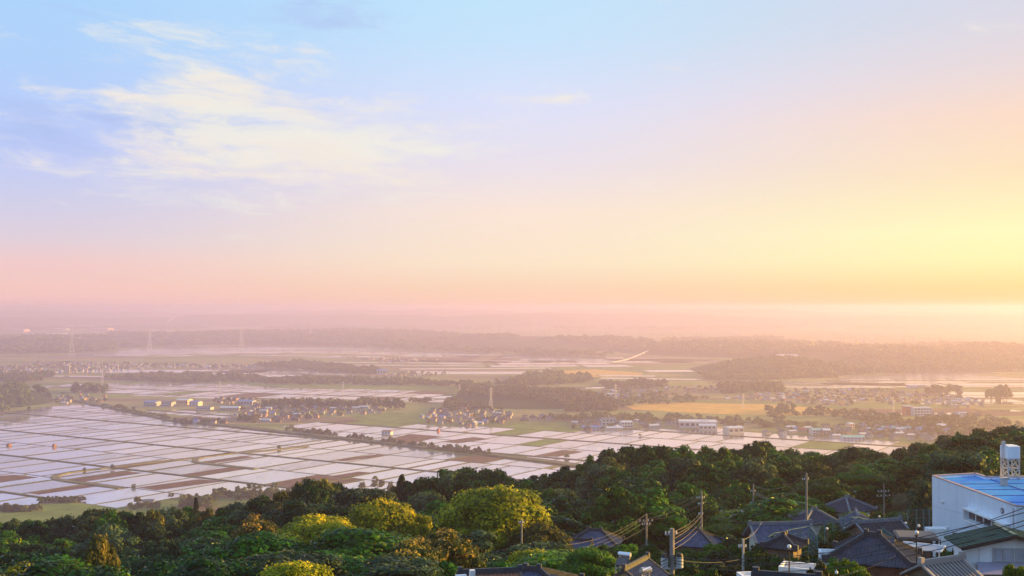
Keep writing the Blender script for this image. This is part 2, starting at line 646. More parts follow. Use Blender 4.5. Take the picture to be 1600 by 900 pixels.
def build_hillside():
    xs = np.linspace(-1400, 1520, 244)
    ys = np.linspace(-200, 1520, 145)
    X, Y = np.meshgrid(xs, ys)
    Z = terr(X, Y) + 0.8 * np.sin(X * 0.11 + Y * 0.07) * np.sin(Y * 0.09 - X * 0.05) * (Y > 150)
    # flat pads under the houses are given by the control points; rim tucked under the plain
    edge = (X <= xs[0]) | (X >= xs[-1]) | (Y >= ys[-1])
    Z[edge] = -3.0
    v = np.stack([X, Y, Z], -1).reshape(-1, 3)
    nx = len(xs)
    f = [(j * nx + i, j * nx + i + 1, (j + 1) * nx + i + 1, (j + 1) * nx + i) for j in range(len(ys) - 1) for i in range(nx - 1)]
    me = bpy.data.meshes.new('hillside')
    me.from_pydata(v.tolist(), [], f)
    me.materials.append(M_HILLG)
    me.polygons.foreach_set('use_smooth', [True] * len(f))
    tag(link('hillside_terrain', me), kind='structure')


build_hillside()


# ---------------------------------------------------------------- paddies
def inside(pt, poly):
    x, y = pt
    c = False
    for (x0, y0), (x1, y1) in zip(poly, poly[1:] + poly[:1]):
        if (y0 > y) != (y1 > y) and x < (x1 - x0) * (y - y0) / (y1 - y0) + x0:
            c = not c
    return c


UA = -math.atan2(0.542, 0.840)
near_cells, far_cells, dry_cells, green_cells, wheat_cells = [], [], [], [], []
banks = MB()
roads = MB()


def grid(poly_px, ang, vstep, v0, road_every, wid, seed, dry=0.10, green=0.06, gap=2.4, road=2.8, bankh=0.4, levee=None, holes=(), sink=near_cells):
    """fill the part of the plain seen inside poly_px with flooded strips"""
    rnd = random.Random(seed)
    vstep, v0, wid, gap, road, bankh = (v * K for v in (vstep, v0, wid, gap, road, bankh))
    if levee:
        levee = (levee[0] * K, levee[1] * K)
    poly = [G(*p) for p in poly_px]
    hl = [[G(*p) for p in h] for h in holes]
    cu, su = math.cos(ang), math.sin(ang)
    U = lambda p: (p[0] * cu + p[1] * su, -p[0] * su + p[1] * cu)
    XY = lambda u, v: (u * cu - v * su, u * su + v * cu)
    uv = [U(p) for p in poly]
    umin, umax = min(p[0] for p in uv), max(p[0] for p in uv)
    vmin, vmax = min(p[1] for p in uv), max(p[1] for p in uv)
    k = math.floor((vmin - v0) / vstep)
    while v0 + k * vstep < vmax:
        va, vb = v0 + k * vstep, v0 + (k + 1) * vstep
        isroad = (k % road_every == 0)
        wlow = road if isroad else gap * 0.8
        whigh = road if ((k + 1) % road_every == 0) else gap * 0.8
        a, b = va + wlow / 2, vb - whigh / 2
        u = umin - rnd.random() * wid
        run = 0
        kind = 'w'
        while u < umax:
            w = wid * rnd.choice((0.55, 0.75, 1, 1, 1.3, 1.6))
            if run <= 0:
                q = rnd.random()
                kind = 'd' if q < dry else ('g' if q < dry + green else 'w')
                run = rnd.choice((1, 1, 2)) if kind != 'w' else rnd.choice((1, 2, 3, 4))
            run -= 1
            g = gap * (0.6 + 0.8 * rnd.random())
            if levee:
                ph = (u - levee[0]) % levee[1]
                if ph < w:
                    g += 5.0 * K
            ua, ub = u + g / 2, u + w - g / 2
            u += w
            if ub - ua < 3 * K:
                continue
            # pieces of the strip that lie inside the zone
            nseg = 3
            ok = []
            for s in range(nseg):
                vc = a + (b - a) * (s + .5) / nseg
                p = XY((ua + ub) / 2, vc)
                ok.append(inside(p, poly) and not any(inside(p, h) for h in hl))
            if not any(ok):
                continue
            s0 = ok.index(True); s1 = nseg - ok[::-1].index(True)
            a1, b1 = a + (b - a) * s0 / nseg, a + (b - a) * s1 / nseg
            c = [XY(ua, a1), XY(ub, a1), XY(ub, b1), XY(ua, b1)]
            dist = math.hypot(*XY((ua + ub) / 2, (a1 + b1) / 2))
            rec = (dist, c, rnd.random())
            (dry_cells if kind == 'd' else green_cells if kind == 'g' else sink).append(rec)
            # earth bank along one long side, proud of the water
            p0, p1 = XY(ua - g / 2, a1), XY(ua - g / 2, b1)
            banks.bar((*p0, bankh / 2 - 0.05), (*p1, bankh / 2 - 0.05), min(g, 2.2 * K) * 0.8, bankh * 0.7)
        # road or drain bank along the strip ends
        seg = max(8, int((umax - umin) / (40 * K)))
        for i in range(seg):
            u0_, u1_ = umin + (umax - umin) * i / seg, umin + (umax - umin) * (i + 1) / seg
            p = XY((u0_ + u1_) / 2, va + 3)
            if inside(p, poly) and not any(inside(p, h) for h in hl):
                p0, p1 = XY(u0_, va), XY(u1_ - 0.02, va)
                if isroad:
                    banks.bar((*p0, 0.45), (*p1, 0.45), road * 0.9, 1.0)
                    roads.bar((*p0, 0.97), (*p1, 0.97), road * 0.5, 0.06)
                else:
                    banks.bar((*p0, 0.2), (*p1, 0.2), gap * 0.7, 0.55)
        k += 1


near_poly = [(-120, 650), (0, 645), (60, 640), (150, 631), (215, 643), (275, 655), (320, 664), (440, 672), (500, 684), (640, 699), (740, 710), (862, 725), (900, 745), (870, 749), (700, 768), (420, 768), (290, 774), (270, 782), (190, 789), (105, 780), (60, 784), (0, 793), (-120, 803)]
grid(near_poly, UA, 56.5, 451 - 4 * 56.5, 2, 28, 3, dry=0.075, green=0.0, levee=(-877, 165), gap=0.6)
mid_poly = [(455, 668), (500, 660), (560, 656), (640, 662), (700, 668), (800, 664), (880, 668), (1010, 671), (1110, 668), (1190, 676), (1300, 682), (1430, 695), (1440, 712), (1300, 725), (900, 738), (862, 720), (740, 705), (640, 694), (500, 679)]
grid(mid_poly, UA, 56.5, 451 - 4 * 56.5, 2, 30, 5, dry=0.13, green=0.05, gap=0.7)
grid([(240, 640), (300, 640), (365, 647), (360, 655), (300, 652), (240, 645)], UA, 60, 0, 3, 26, 6, dry=0, green=0, gap=3)
grid([(165, 600), (260, 597), (330, 598), (400, 603), (480, 607), (600, 609), (710, 612), (700, 628), (640, 628), (560, 623), (480, 626), (400, 622), (330, 623), (230, 619), (170, 614)],
     UA + 0.2, 75, 20, 2, 34, 8, dry=0.10, green=0.08, gap=4, sink=far_cells)
grid([(20, 604), (70, 602), (150, 600), (150, 605), (40, 607)], 0, 60, 0, 3, 60, 9, dry=0.1, green=0, gap=5, sink=far_cells)
grid([(1235, 612), (1262, 597), (1330, 586), (1420, 584), (1500, 580), (1610, 577), (1610, 640), (1550, 640), (1520, 632), (1350, 612), (1330, 606), (1240, 610)], 0.02, 62, 10, 6, 170, 10,
     dry=0.04, green=0.03, gap=7, road=8, holes=([(1450, 600), (1502, 600), (1502, 620), (1450, 620)],), sink=far_cells)
grid([(1300, 640), (1400, 640), (1490, 645), (1480, 651), (1340, 648)], 0.1, 70, 0, 4, 120, 31, dry=0.2, green=0.3, gap=6, sink=far_cells)
grid([(1505, 640), (1600, 642), (1600, 650), (1520, 648)], 0.1, 70, 0, 4, 120, 32, dry=0.2, green=0.3, gap=6, sink=far_cells)
FZ = [  # flat bands of flooded fields farther off
    [(150, 551), (280, 543), (420, 539), (520, 541), (700, 552), (800, 556), (800, 561), (640, 556), (420, 551), (260, 556), (160, 558)],
    [(130, 580), (250, 577), (400, 578), (400, 583), (260, 583), (140, 585)],
    [(400, 577), (520, 576), (545, 581), (470, 586), (400, 590)],
    [(570, 564), (700, 559), (800, 556), (1090, 561), (1090, 566), (800, 566), (640, 572)],
    [(740, 570), (860, 563), (1095, 574), (1090, 582), (1000, 580), (850, 573), (740, 577)],
    [(960, 586), (1030, 585), (1095, 588), (1200, 594), (1330, 598), (1300, 603), (1050, 597)],
    [(525, 589), (620, 588), (720, 591), (650, 597), (540, 597)],
    [(980, 562), (1080, 559), (1190, 562), (1300, 566), (1190, 567), (1060, 566)],
    [(1030, 562), (1210, 556), (1330, 560), (1190, 563)],
    [(0, 556), (80, 556), (90, 560), (0, 561)],
    [(420, 555), (600, 557), (800, 565), (760, 569), (560, 561)], [(690, 575), (830, 578), (850, 584), (700, 587)], [(1100, 567), (1260, 563), (1330, 566), (1250, 571)],
    [(60, 588), (160, 586), (160, 593), (70, 594)], [(870, 607), (930, 602), (930, 613), (880, 615)], [(400, 586), (520, 584), (520, 589), (420, 591)], [(1340, 600), (1440, 602), (1440, 612), (1380, 611)],
]
for i, z in enumerate(FZ):
    grid(z, 0.12 * ((i * 7) % 5 - 2), 110, 17 * i, 3, 190, 40 + i, dry=0.10, green=0.12, gap=9, road=12, bankh=0.8, sink=far_cells)


def field(poly_px, m, name, z=0.06):
    pts = [G(*p) for p in poly_px]
    b = MB()
    b.poly([(x, y, z) for x, y in pts])
    tag(b.build(name, m), kind='structure')


field([(850, 580), (930, 577), (1005, 583), (1000, 588), (930, 589), (855, 587)], M_WHEAT, 'wheat_field')
field([(970, 631), (1040, 629), (1200, 632), (1330, 641), (1330, 648), (1210, 650), (1100, 646), (990, 640)], M_WHEAT, 'wheat_field')
field([(935, 626), (1000, 623), (1200, 627), (1330, 637), (1320, 640), (1200, 630.5), (1040, 627.6), (970, 630)], M_GREENF, 'crop_field')
field([(545, 648), (620, 644), (680, 648), (660, 660), (560, 660)], M_GREENF, 'crop_field')
field([(-60, 806), (0, 797), (60, 789), (108, 785), (190, 793), (265, 787), (285, 800), (200, 815), (60, 830), (-60, 830)], M_GREENF, 'crop_field')
field([(755, 718), (830, 710), (905, 712), (880, 722), (800, 722)], M_GREENF, 'crop_field')
field([(165, 606), (240, 600), (280, 601), (230, 606)], M_GREENF, 'crop_field')
field([(0, 598), (200, 597), (700, 605), (700, 609), (480, 606), (200, 599.5)], M_GREENF, 'crop_field', 0.05)


for pp in ([(103, 750), (190, 736), (225, 739), (130, 753)], [(-20, 745), (25, 742), (60, 746), (-20, 757)], [(215, 762), (310, 749), (350, 752), (245, 766)], [(275, 743), (360, 730), (388, 732.5), (305, 745.5)],
           [(160, 731), (250, 719.5), (270, 721.5), (182, 734)], [(312, 722), (380, 712.5), (398, 714.5), (330, 724.5)], [(600, 689), (640, 678), (690, 682), (640, 694)], [(505, 746), (560, 737), (585, 739), (530, 748)],
           [(40, 770), (140, 757), (160, 759), (60, 773)], [(835, 712), (880, 703), (912, 706), (870, 714)], [(520, 719), (590, 710), (606, 712), (536, 721)], [(690, 690), (740, 683), (765, 686), (715, 693)]):
    field(pp, M_DRY, 'ploughed_field', 0.17)


def cell_obj(rec, m, name, z=0.10):
    d, c, r = rec
    b = MB()
    cx, cy = sum(p[0] for p in c) / 4, sum(p[1] for p in c) / 4
    b.poly([(p[0] - cx, p[1] - cy, 0) for p in c])
    me = b.mesh(name, m)
    at = me.attributes.new('tone', 'FLOAT', 'FACE')
    at.data.foreach_set('value', [r])
    tag(link(name, me, loc=(cx, cy, z)), kind='structure')


near_cells.sort(key=lambda r: r[0])
for r in near_cells[:300]:
    cell_obj(r, M_WATER, 'paddy_water')
rest = near_cells[300:] + far_cells
q = np.array([[(p[0], p[1], 0.10) for p in c] for d, c, r in rest])
tag(link('distant_paddy_water', quads_mesh('distant_paddy_water', q, M_WATER, [r for d, c, r in rest])), kind='structure')
dry_cells.sort(key=lambda r: r[0])
for r in dry_cells[:60]:
    cell_obj(r, M_DRY, 'ploughed_field', 0.14)
for cells, m, nm in ((dry_cells[60:], M_DRY, 'distant_ploughed_field'), (green_cells, M_GREENF, 'crop_field')):
    if cells:
        q = np.array([[(p[0], p[1], 0.14) for p in c] for d, c, r in cells])
        tag(link(nm, quads_mesh(nm, q, m)), kind='structure')
tag(banks.build('paddy_bank', M_BANK), kind='structure')
tag(roads.build('farm_road', M_ROAD), kind='structure')

# dyke carrying a lane and a row of trees across the fields
DYKE_PX = [(120, 627), (155, 633), (215, 645), (275, 658), (360, 666), (440, 675), (500, 681.5), (640, 697), (740, 708), (860, 722.5), (930, 732)]
dk = MB(); dl = MB()
pts = [G(*p) for p in DYKE_PX]
for a, b_ in zip(pts, pts[1:]):
    dk.bar((*a, 0.9), (*b_, 0.9), 12 * K, 2.0)
    dl.bar((*a, 1.92), (*b_, 1.92), 3.5 * K, 0.06)
tag(dk.build('dyke', M_BANK), kind='structure')
tag(dl.build('lane_on_dyke_road', M_ROAD), kind='structure')

# pale lane with rounded bends between the near strips
ln = MB(); lg = MB()
LANE = [(360, 709), (300, 716), (230, 724), (160, 732), (112, 738), (92, 742), (84, 745.5), (88, 749), (104, 752), (135, 756), (190, 763)]
LANE2 = [(480, 697), (420, 704), (360, 709), (318, 714), (305, 718), (304, 721.5), (315, 724), (345, 727), (400, 733)]
for poly in (LANE, LANE2):
    gp = [Vector((*G(*p), 0)) for p in poly]
    for a, b_ in zip(gp, gp[1:]):
        lg.bar((a.x, a.y, 0.5), (b_.x, b_.y, 0.5), 5.0 * K, 1.2)
        ln.bar((a.x, a.y, 1.12), (b_.x, b_.y, 1.12), 2.6 * K, 0.06)
M_LANEBANK = mat('dry_grass_verge', (0.17, 0.16, 0.06), 0.95, 0.35, 0.06, spec=0.1)
tag(lg.build('lane_verge_path', M_LANEBANK), kind='structure')
tag(ln.build('lane_road', M_ROAD), kind='structure')

# ---------------------------------------------------------------- last low ridges under the horizon
def ridge(d, top, seed, depth):
    rnd = random.Random(seed)
    ph = [rnd.uniform(0, 6.28) for _ in range(8)]
    b = MB()
    n = 160
    half = d * 0.62
    for i in range(n + 1):
        x = -half + 2 * half * i / n
        u = x / d * 9
        hgt = top * (0.72 + 0.10 * math.sin(u + ph[0]) + 0.09 * math.sin(2.3 * u + ph[1]) + 0.05 * math.sin(5.1 * u + ph[2]) + 0.035 * math.sin(11.7 * u + ph[3]) + 0.02 * math.sin(27 * u + ph[4]))
        e = min(1, 6 * min(i, n - i) / n)
        hgt *= e
        b.v += [(x, d - depth, -2), (x, d - depth * .4, hgt * .7), (x, d, hgt), (x, d + depth, -2)]
    for i in range(n):
        for k in range(3):
            a = i * 4 + k
            b.f.append((a, a + 4, a + 5, a + 1)); b.m.append(0)
    tag(b.build('hill', M_HILLG, smooth=True), kind='structure')


ridge(15000, 175, 8, 1500)
ridge(20000, 235, 21, 2500)

# ---------------------------------------------------------------- wooded knolls on the plain: low mounds
MOUNDS = [  # px, py of the foot line, half width px, depth m, height m
    (10, 640, 62, 90, 18), (835, 640, 140, 150, 5), (1200, 590, 120, 220, 16), (110, 548, 130, 500, 18),
    (300, 540, 200, 700, 16), (560, 540, 260, 900, 16), (850, 549, 200, 700, 20), (1150, 560, 200, 500, 12), (1400, 578, 240, 400, 14), (1600, 576, 120, 400, 20),
]
_mounds = []
for px, py, hw, dep, hh in MOUNDS:
    x, y = G(px, py)
    dep, hh = dep * K, hh * K
    y += dep
    _mounds.append((x * (y) / (y - dep), y, hw * y / F, dep, hh))


def pz(x, y):
    z = 0.0
    for mx, my, rx, ry, hh in _mounds:
        r = ((x - mx) / rx) ** 2 + ((y - my) / ry) ** 2
        if r < 1:
            z = max(z, hh * (1 - r) ** 0.8)
    return z


for mx, my, rx, ry, hh in _mounds:
    b = MB()
    nr, na = 7, 36
    for i in range(nr):
        for j in range(na):
            r = (1 - i / nr)
            t = 2 * math.pi * j / na
            b.v.append((rx * r * math.cos(t), ry * r * math.sin(t), hh * (1 - r * r) ** 0.8 - 0.3))
    b.v.append((0, 0, hh - 0.3))
    for i in range(nr - 1):
        for j in range(na):
            k = (j + 1) % na
            b.f.append((i * na + j, i * na + k, (i + 1) * na + k, (i + 1) * na + j)); b.m.append(0)
    for j in range(na):
        b.f.append(((nr - 1) * na + j, (nr - 1) * na + (j + 1) % na, nr * na)); b.m.append(0)
    o = b.build('hill', M_HILLG, smooth=True)
    o.location = (mx, my, 0)
    tag(o, kind='structure')

# ================================================================ trees
M_BARK = mat('bark', (0.075, 0.05, 0.035), 0.95, 0.4, 1.5, spec=0.1)
M_BARKP = mat('pale_bark', (0.22, 0.17, 0.12), 0.95, 0.4, 1.5, spec=0.1)
L_DARK = leaf_mat('foliage_dark_evergreen', (0.003, 0.020, 0.004), (0.014, 0.074, 0.010), (0.10, 0.14, 0.018), 0.14, 0.012, 0.04)
L_MID = leaf_mat('foliage_mid_green', (0.006, 0.042, 0.004), (0.042, 0.155, 0.010), (0.22, 0.24, 0.02), 0.20, 0.014, 0.07)
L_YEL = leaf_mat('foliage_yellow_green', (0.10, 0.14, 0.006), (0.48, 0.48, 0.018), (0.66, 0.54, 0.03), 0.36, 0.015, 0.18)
L_BRI = leaf_mat('foliage_bright_green', (0.035, 0.095, 0.006), (0.13, 0.27, 0.018), (0.20, 0.25, 0.03), 0.32, 0.02, 0.08)
L_OLI = leaf_mat('foliage_olive', (0.028, 0.040, 0.010), (0.10, 0.115, 0.025), (0.24, 0.20, 0.04), 0.22, 0.02, 0.14)
L_CON = leaf_mat('foliage_conifer', (0.010, 0.018, 0.009), (0.026, 0.042, 0.016), None, 0.12, 0.02)
L_BLU = leaf_mat('foliage_blue_green', (0.014, 0.034, 0.017), (0.055, 0.105, 0.045), (0.13, 0.16, 0.06), 0.22, 0.02, 0.10)
L_RUS = leaf_mat('foliage_russet_tipped', (0.022, 0.040, 0.008), (0.09, 0.11, 0.018), (0.40, 0.28, 0.05), 0.24, 0.02, 0.32)
L_FAR = leaf_mat('foliage_far', (0.045, 0.075, 0.020), (0.17, 0.19, 0.045), None, 0.2, 0.03)


def unit(v):
    return v / np.maximum(np.linalg.norm(v, axis=-1, keepdims=True), 1e-9)


def leaf_quads(c, n, size, rng, aspect=0.62):
    """a quad of about the given size at each centre, facing roughly along n"""
    k = len(c)
    nn = unit(n + rng.normal(0, 0.30, (k, 3)))
    t = unit(np.cross(nn, rng.normal(0, 1, (k, 3))))
    b = np.cross(nn, t)
    s = (size * rng.uniform(0.6, 1.35, k))[:, None]
    t, b = t * s, b * s * aspect
    return np.stack([c - t, c - b * 0.9, c + t, c + b * 0.9], 1)


def crown_puffs(rng, shape, R, n):
    """centres and radii of the leaf clumps that make up a crown of radius R centred on the origin"""
    out = []
    for i in range(n):
        if shape == 'cone':
            h = rng.uniform(0, 1) ** 1.25
            rr = (1 - h) * 0.92 * R * rng.uniform(0.5, 1.0)
            a = rng.uniform(0, 2 * np.pi)
            out.append((rr * np.cos(a), rr * np.sin(a), (h * 3.0 - 1.3) * R, R * (0.30 - 0.17 * h)))
            continue
        d = rng.normal(0, 1, 3)
        d /= np.linalg.norm(d)
        if shape == 'dome':
            d[2] = abs(d[2]) * 1.35 - 0.5
            r = rng.uniform(0.52, 0.88)
            p = d * r * np.array([1, 1, 0.95])
            pr = rng.uniform(0.17, 0.32)
        elif shape == 'oval':
            r = rng.uniform(0.45, 0.86)
            p = d * r * np.array([0.78, 0.78, 1.15])
            pr = rng.uniform(0.16, 0.29)
        elif shape == 'loose':
            d[2] = abs(d[2]) * 1.4 - 0.55
            r = rng.uniform(0.5, 1.0)
            p = d * r * np.array([1.0, 1.0, 0.9])
            pr = rng.uniform(0.12, 0.26)
        else:   # flat, layered
            a = rng.uniform(0, 2 * np.pi)
            lay = rng.integers(0, 4)
            r = np.sqrt(rng.uniform(0, 1)) * (0.95 - 0.16 * lay)
            p = np.array([r * np.cos(a), r * np.sin(a), -0.4 + 0.36 * lay + rng.normal(0, 0.05)])
            pr = rng.uniform(0.15, 0.25)
        out.append((*(p * R), pr * R))
    return np.array(out)


def core_ball():
    out = []
    g = np.linspace(-1, 1, 3)
    for ax in range(3):
        for s in (-1, 1):
            for i in range(2):
                for j in range(2):
                    q = []
                    for a, b in ((g[i], g[j]), (g[i + 1], g[j]), (g[i + 1], g[j + 1]), (g[i], g[j + 1])):
                        p = np.zeros(3); p[ax] = s; p[(ax + 1) % 3] = a; p[(ax + 2) % 3] = b
                        q.append(p / np.linalg.norm(p))
                    out.append(q if s > 0 else q[::-1])
    return np.array(out)


CORE = core_ball()


def make_crown(seed, shape, R, npuff, nleaf, size):
    rng = np.random.default_rng(seed)
    pf = crown_puffs(rng, shape, R, npuff)
    # one broad lobe or two push the outline off the round
    for _ in range(2):
        ax = unit(rng.normal(0, 1, 3)); ax[2] *= 0.4
        pf[:, :3] += ax * (np.maximum(0, pf[:, :3] @ ax))[:, None] * rng.uniform(-0.12, 0.28)
    qs, tn = [], []
    for x, y, z, r in pf:
        k = int(nleaf * (r / (0.25 * R)) ** 2 * rng.uniform(0.8, 1.2)) + 8
        d = unit(rng.normal(0, 1, (k, 3)))
        d[:, 2] = np.where(d[:, 2] < -0.45, -d[:, 2], d[:, 2])
        rad = r * (rng.uniform(0.62, 1.05, k) + rng.exponential(0.05, k))
        c = np.array([x, y, z]) + d * rad[:, None] * np.array([1.12, 1.12, 0.82])
        qs.append(leaf_quads(c, d, size, rng))
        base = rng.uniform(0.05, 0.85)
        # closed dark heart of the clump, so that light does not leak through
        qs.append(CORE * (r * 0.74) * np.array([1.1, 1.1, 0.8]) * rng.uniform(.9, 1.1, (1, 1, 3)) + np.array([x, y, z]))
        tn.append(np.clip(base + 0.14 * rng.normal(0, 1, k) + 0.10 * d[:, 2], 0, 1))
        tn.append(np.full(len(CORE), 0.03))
    return np.concatenate(qs), np.concatenate(tn)


def trunk_mesh(seed, hgt, R, crown_z, r0, m, shape):
    rng = random.Random(seed)
    b = MB()
    top = crown_z + (R * 1.2 if shape == 'cone' else R * 0.2)
    lean = [rng.uniform(-.4, .4), rng.uniform(-.4, .4)]
    pts = [(lean[0] * t * t, lean[1] * t * t, -0.8 + (top + 0.8) * t) for t in (0, .08, .3, .55, .8, 1)]
    b.tube(pts, [r0 * 1.5, r0 * 1.05, r0 * .9, r0 * .7, r0 * .45, r0 * .18], 8)
    if shape != 'cone':
        for i in range(7):
            t = rng.uniform(.38, .8)
            z = -0.8 + (top + .8) * t
            a = rng.uniform(0, 6.28)
            l = R * rng.uniform(.45, .8)
            p0 = Vector((lean[0] * t * t, lean[1] * t * t, z))
            e = p0 + Vector((math.cos(a) * l, math.sin(a) * l, l * rng.uniform(.35, .9)))
            mid_ = (p0 + e) / 2 + Vector((0, 0, -0.12 * l))
            b.tube([p0, mid_, e], [r0 * .42, r0 * .3, r0 * .1], 6)
    return b.mesh('trunk', m, smooth=True)


class Tree:
    """nominal tree: crown radius 5 m, total height given; scaled when placed"""

    def __init__(self, seed, shape, leaf, hgt=12.0, R=5.0, npuff=64, nleaf=150, size=0.30, bark=None, cz=None):
        q, t = make_crown(seed, shape, R, npuff, nleaf, size)
        top = float(np.percentile(q[:, :, 2].max(1), 99.7))
        cz = hgt - top
        q[:, :, 2] += cz
        ext = np.percentile(np.abs(q[:, :, :2]), 98)
        self.R = float(ext)
        self.h = hgt
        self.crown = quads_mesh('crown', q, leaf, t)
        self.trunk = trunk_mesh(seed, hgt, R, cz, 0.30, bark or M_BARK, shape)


KINDS = {
    'dark': [Tree(11, 'dome', L_DARK), Tree(12, 'dome', L_DARK, npuff=80), Tree(13, 'oval', L_DARK, hgt=13)],
    'mid': [Tree(21, 'dome', L_MID), Tree(22, 'oval', L_MID, hgt=13), Tree(23, 'loose', L_MID, npuff=90)],
    'blue': [Tree(31, 'dome', L_BLU), Tree(32, 'flat', L_BLU, npuff=80)],
    'yellow': [Tree(41, 'dome', L_YEL, npuff=75), Tree(42, 'oval', L_YEL, hgt=13), Tree(43, 'loose', L_YEL, npuff=95)],
    'bright': [Tree(51, 'dome', L_BRI), Tree(52, 'loose', L_BRI, npuff=95)],
    'olive': [Tree(61, 'dome', L_OLI), Tree(62, 'loose', L_OLI, npuff=85)],
    'russet': [Tree(71, 'dome', L_RUS), Tree(72, 'loose', L_RUS, npuff=95)],
    'conifer': [Tree(81, 'cone', L_CON, hgt=15, R=3.2, npuff=120, nleaf=70, size=0.26), Tree(82, 'cone', L_CON, hgt=14, R=3.0, npuff=110, nleaf=70, size=0.26)],
}
BIG = {   # finer leaved crowns for the largest, nearest trees
    'yellow': Tree(141, 'dome', L_YEL, npuff=150, nleaf=130, size=0.20),
    'dark': Tree(111, 'dome', L_DARK, npuff=140, nleaf=130, size=0.20),
    'mid': Tree(121, 'dome', L_MID, npuff=140, nleaf=130, size=0.20),
    'bright': Tree(151, 'dome', L_BRI, npuff=130, nleaf=130, size=0.20),
    'russet': Tree(171, 'loose', L_RUS, npuff=150, nleaf=120, size=0.20),
    'blue': Tree(131, 'flat', L_BLU, npuff=130, nleaf=120, size=0.20),
    'olive': Tree(161, 'loose', L_OLI, npuff=130, nleaf=120, size=0.20),
}
TREE_N = [0]


def plant(proto, loc, width, height, label, group='trees on the wooded slope', name='broadleaf_tree', cat='tree'):
    TREE_N[0] += 1
    r = random.Random(TREE_N[0] * 13)
    root = empty(name, loc, r.uniform(0, 6.28), label, cat, group)
    root.scale = (width / (2 * proto.R), width / (2 * proto.R), height / proto.h)
    link('trunk', proto.trunk, root)
    link('crown', proto.crown, root)
    return root


# line where the wooded slope ends against the plain, in the photograph
SKYL = [(-200, 815), (0, 815), (60, 813), (100, 808), (125, 800), (165, 796), (210, 798), (240, 793), (300, 789), (330, 795), (400, 778), (440, 772), (455, 755), (500, 752), (530, 756), (545, 764), (600, 764),
        (618, 756), (660, 751), (690, 735), (715, 742), (745, 732), (775, 735), (800, 746), (850, 745), (880, 735), (905, 720), (935, 705), (970, 701), (1005, 697), (1050, 693), (1100, 699), (1130, 697), (1160, 700), (1185, 692),
        (1210, 701), (1240, 703), (1262, 712), (1290, 722), (1306, 704), (1340, 699), (1370, 706), (1400, 702), (1440, 692), (1470, 683), (1500, 673), (1540, 668), (1600, 667), (1900, 640)]


def skyl(px):
    for (a, ya), (b, yb) in zip(SKYL, SKYL[1:]):
        if a <= px <= b:
            return ya + (yb - ya) * (px - a) / (b - a)
    return 800.0


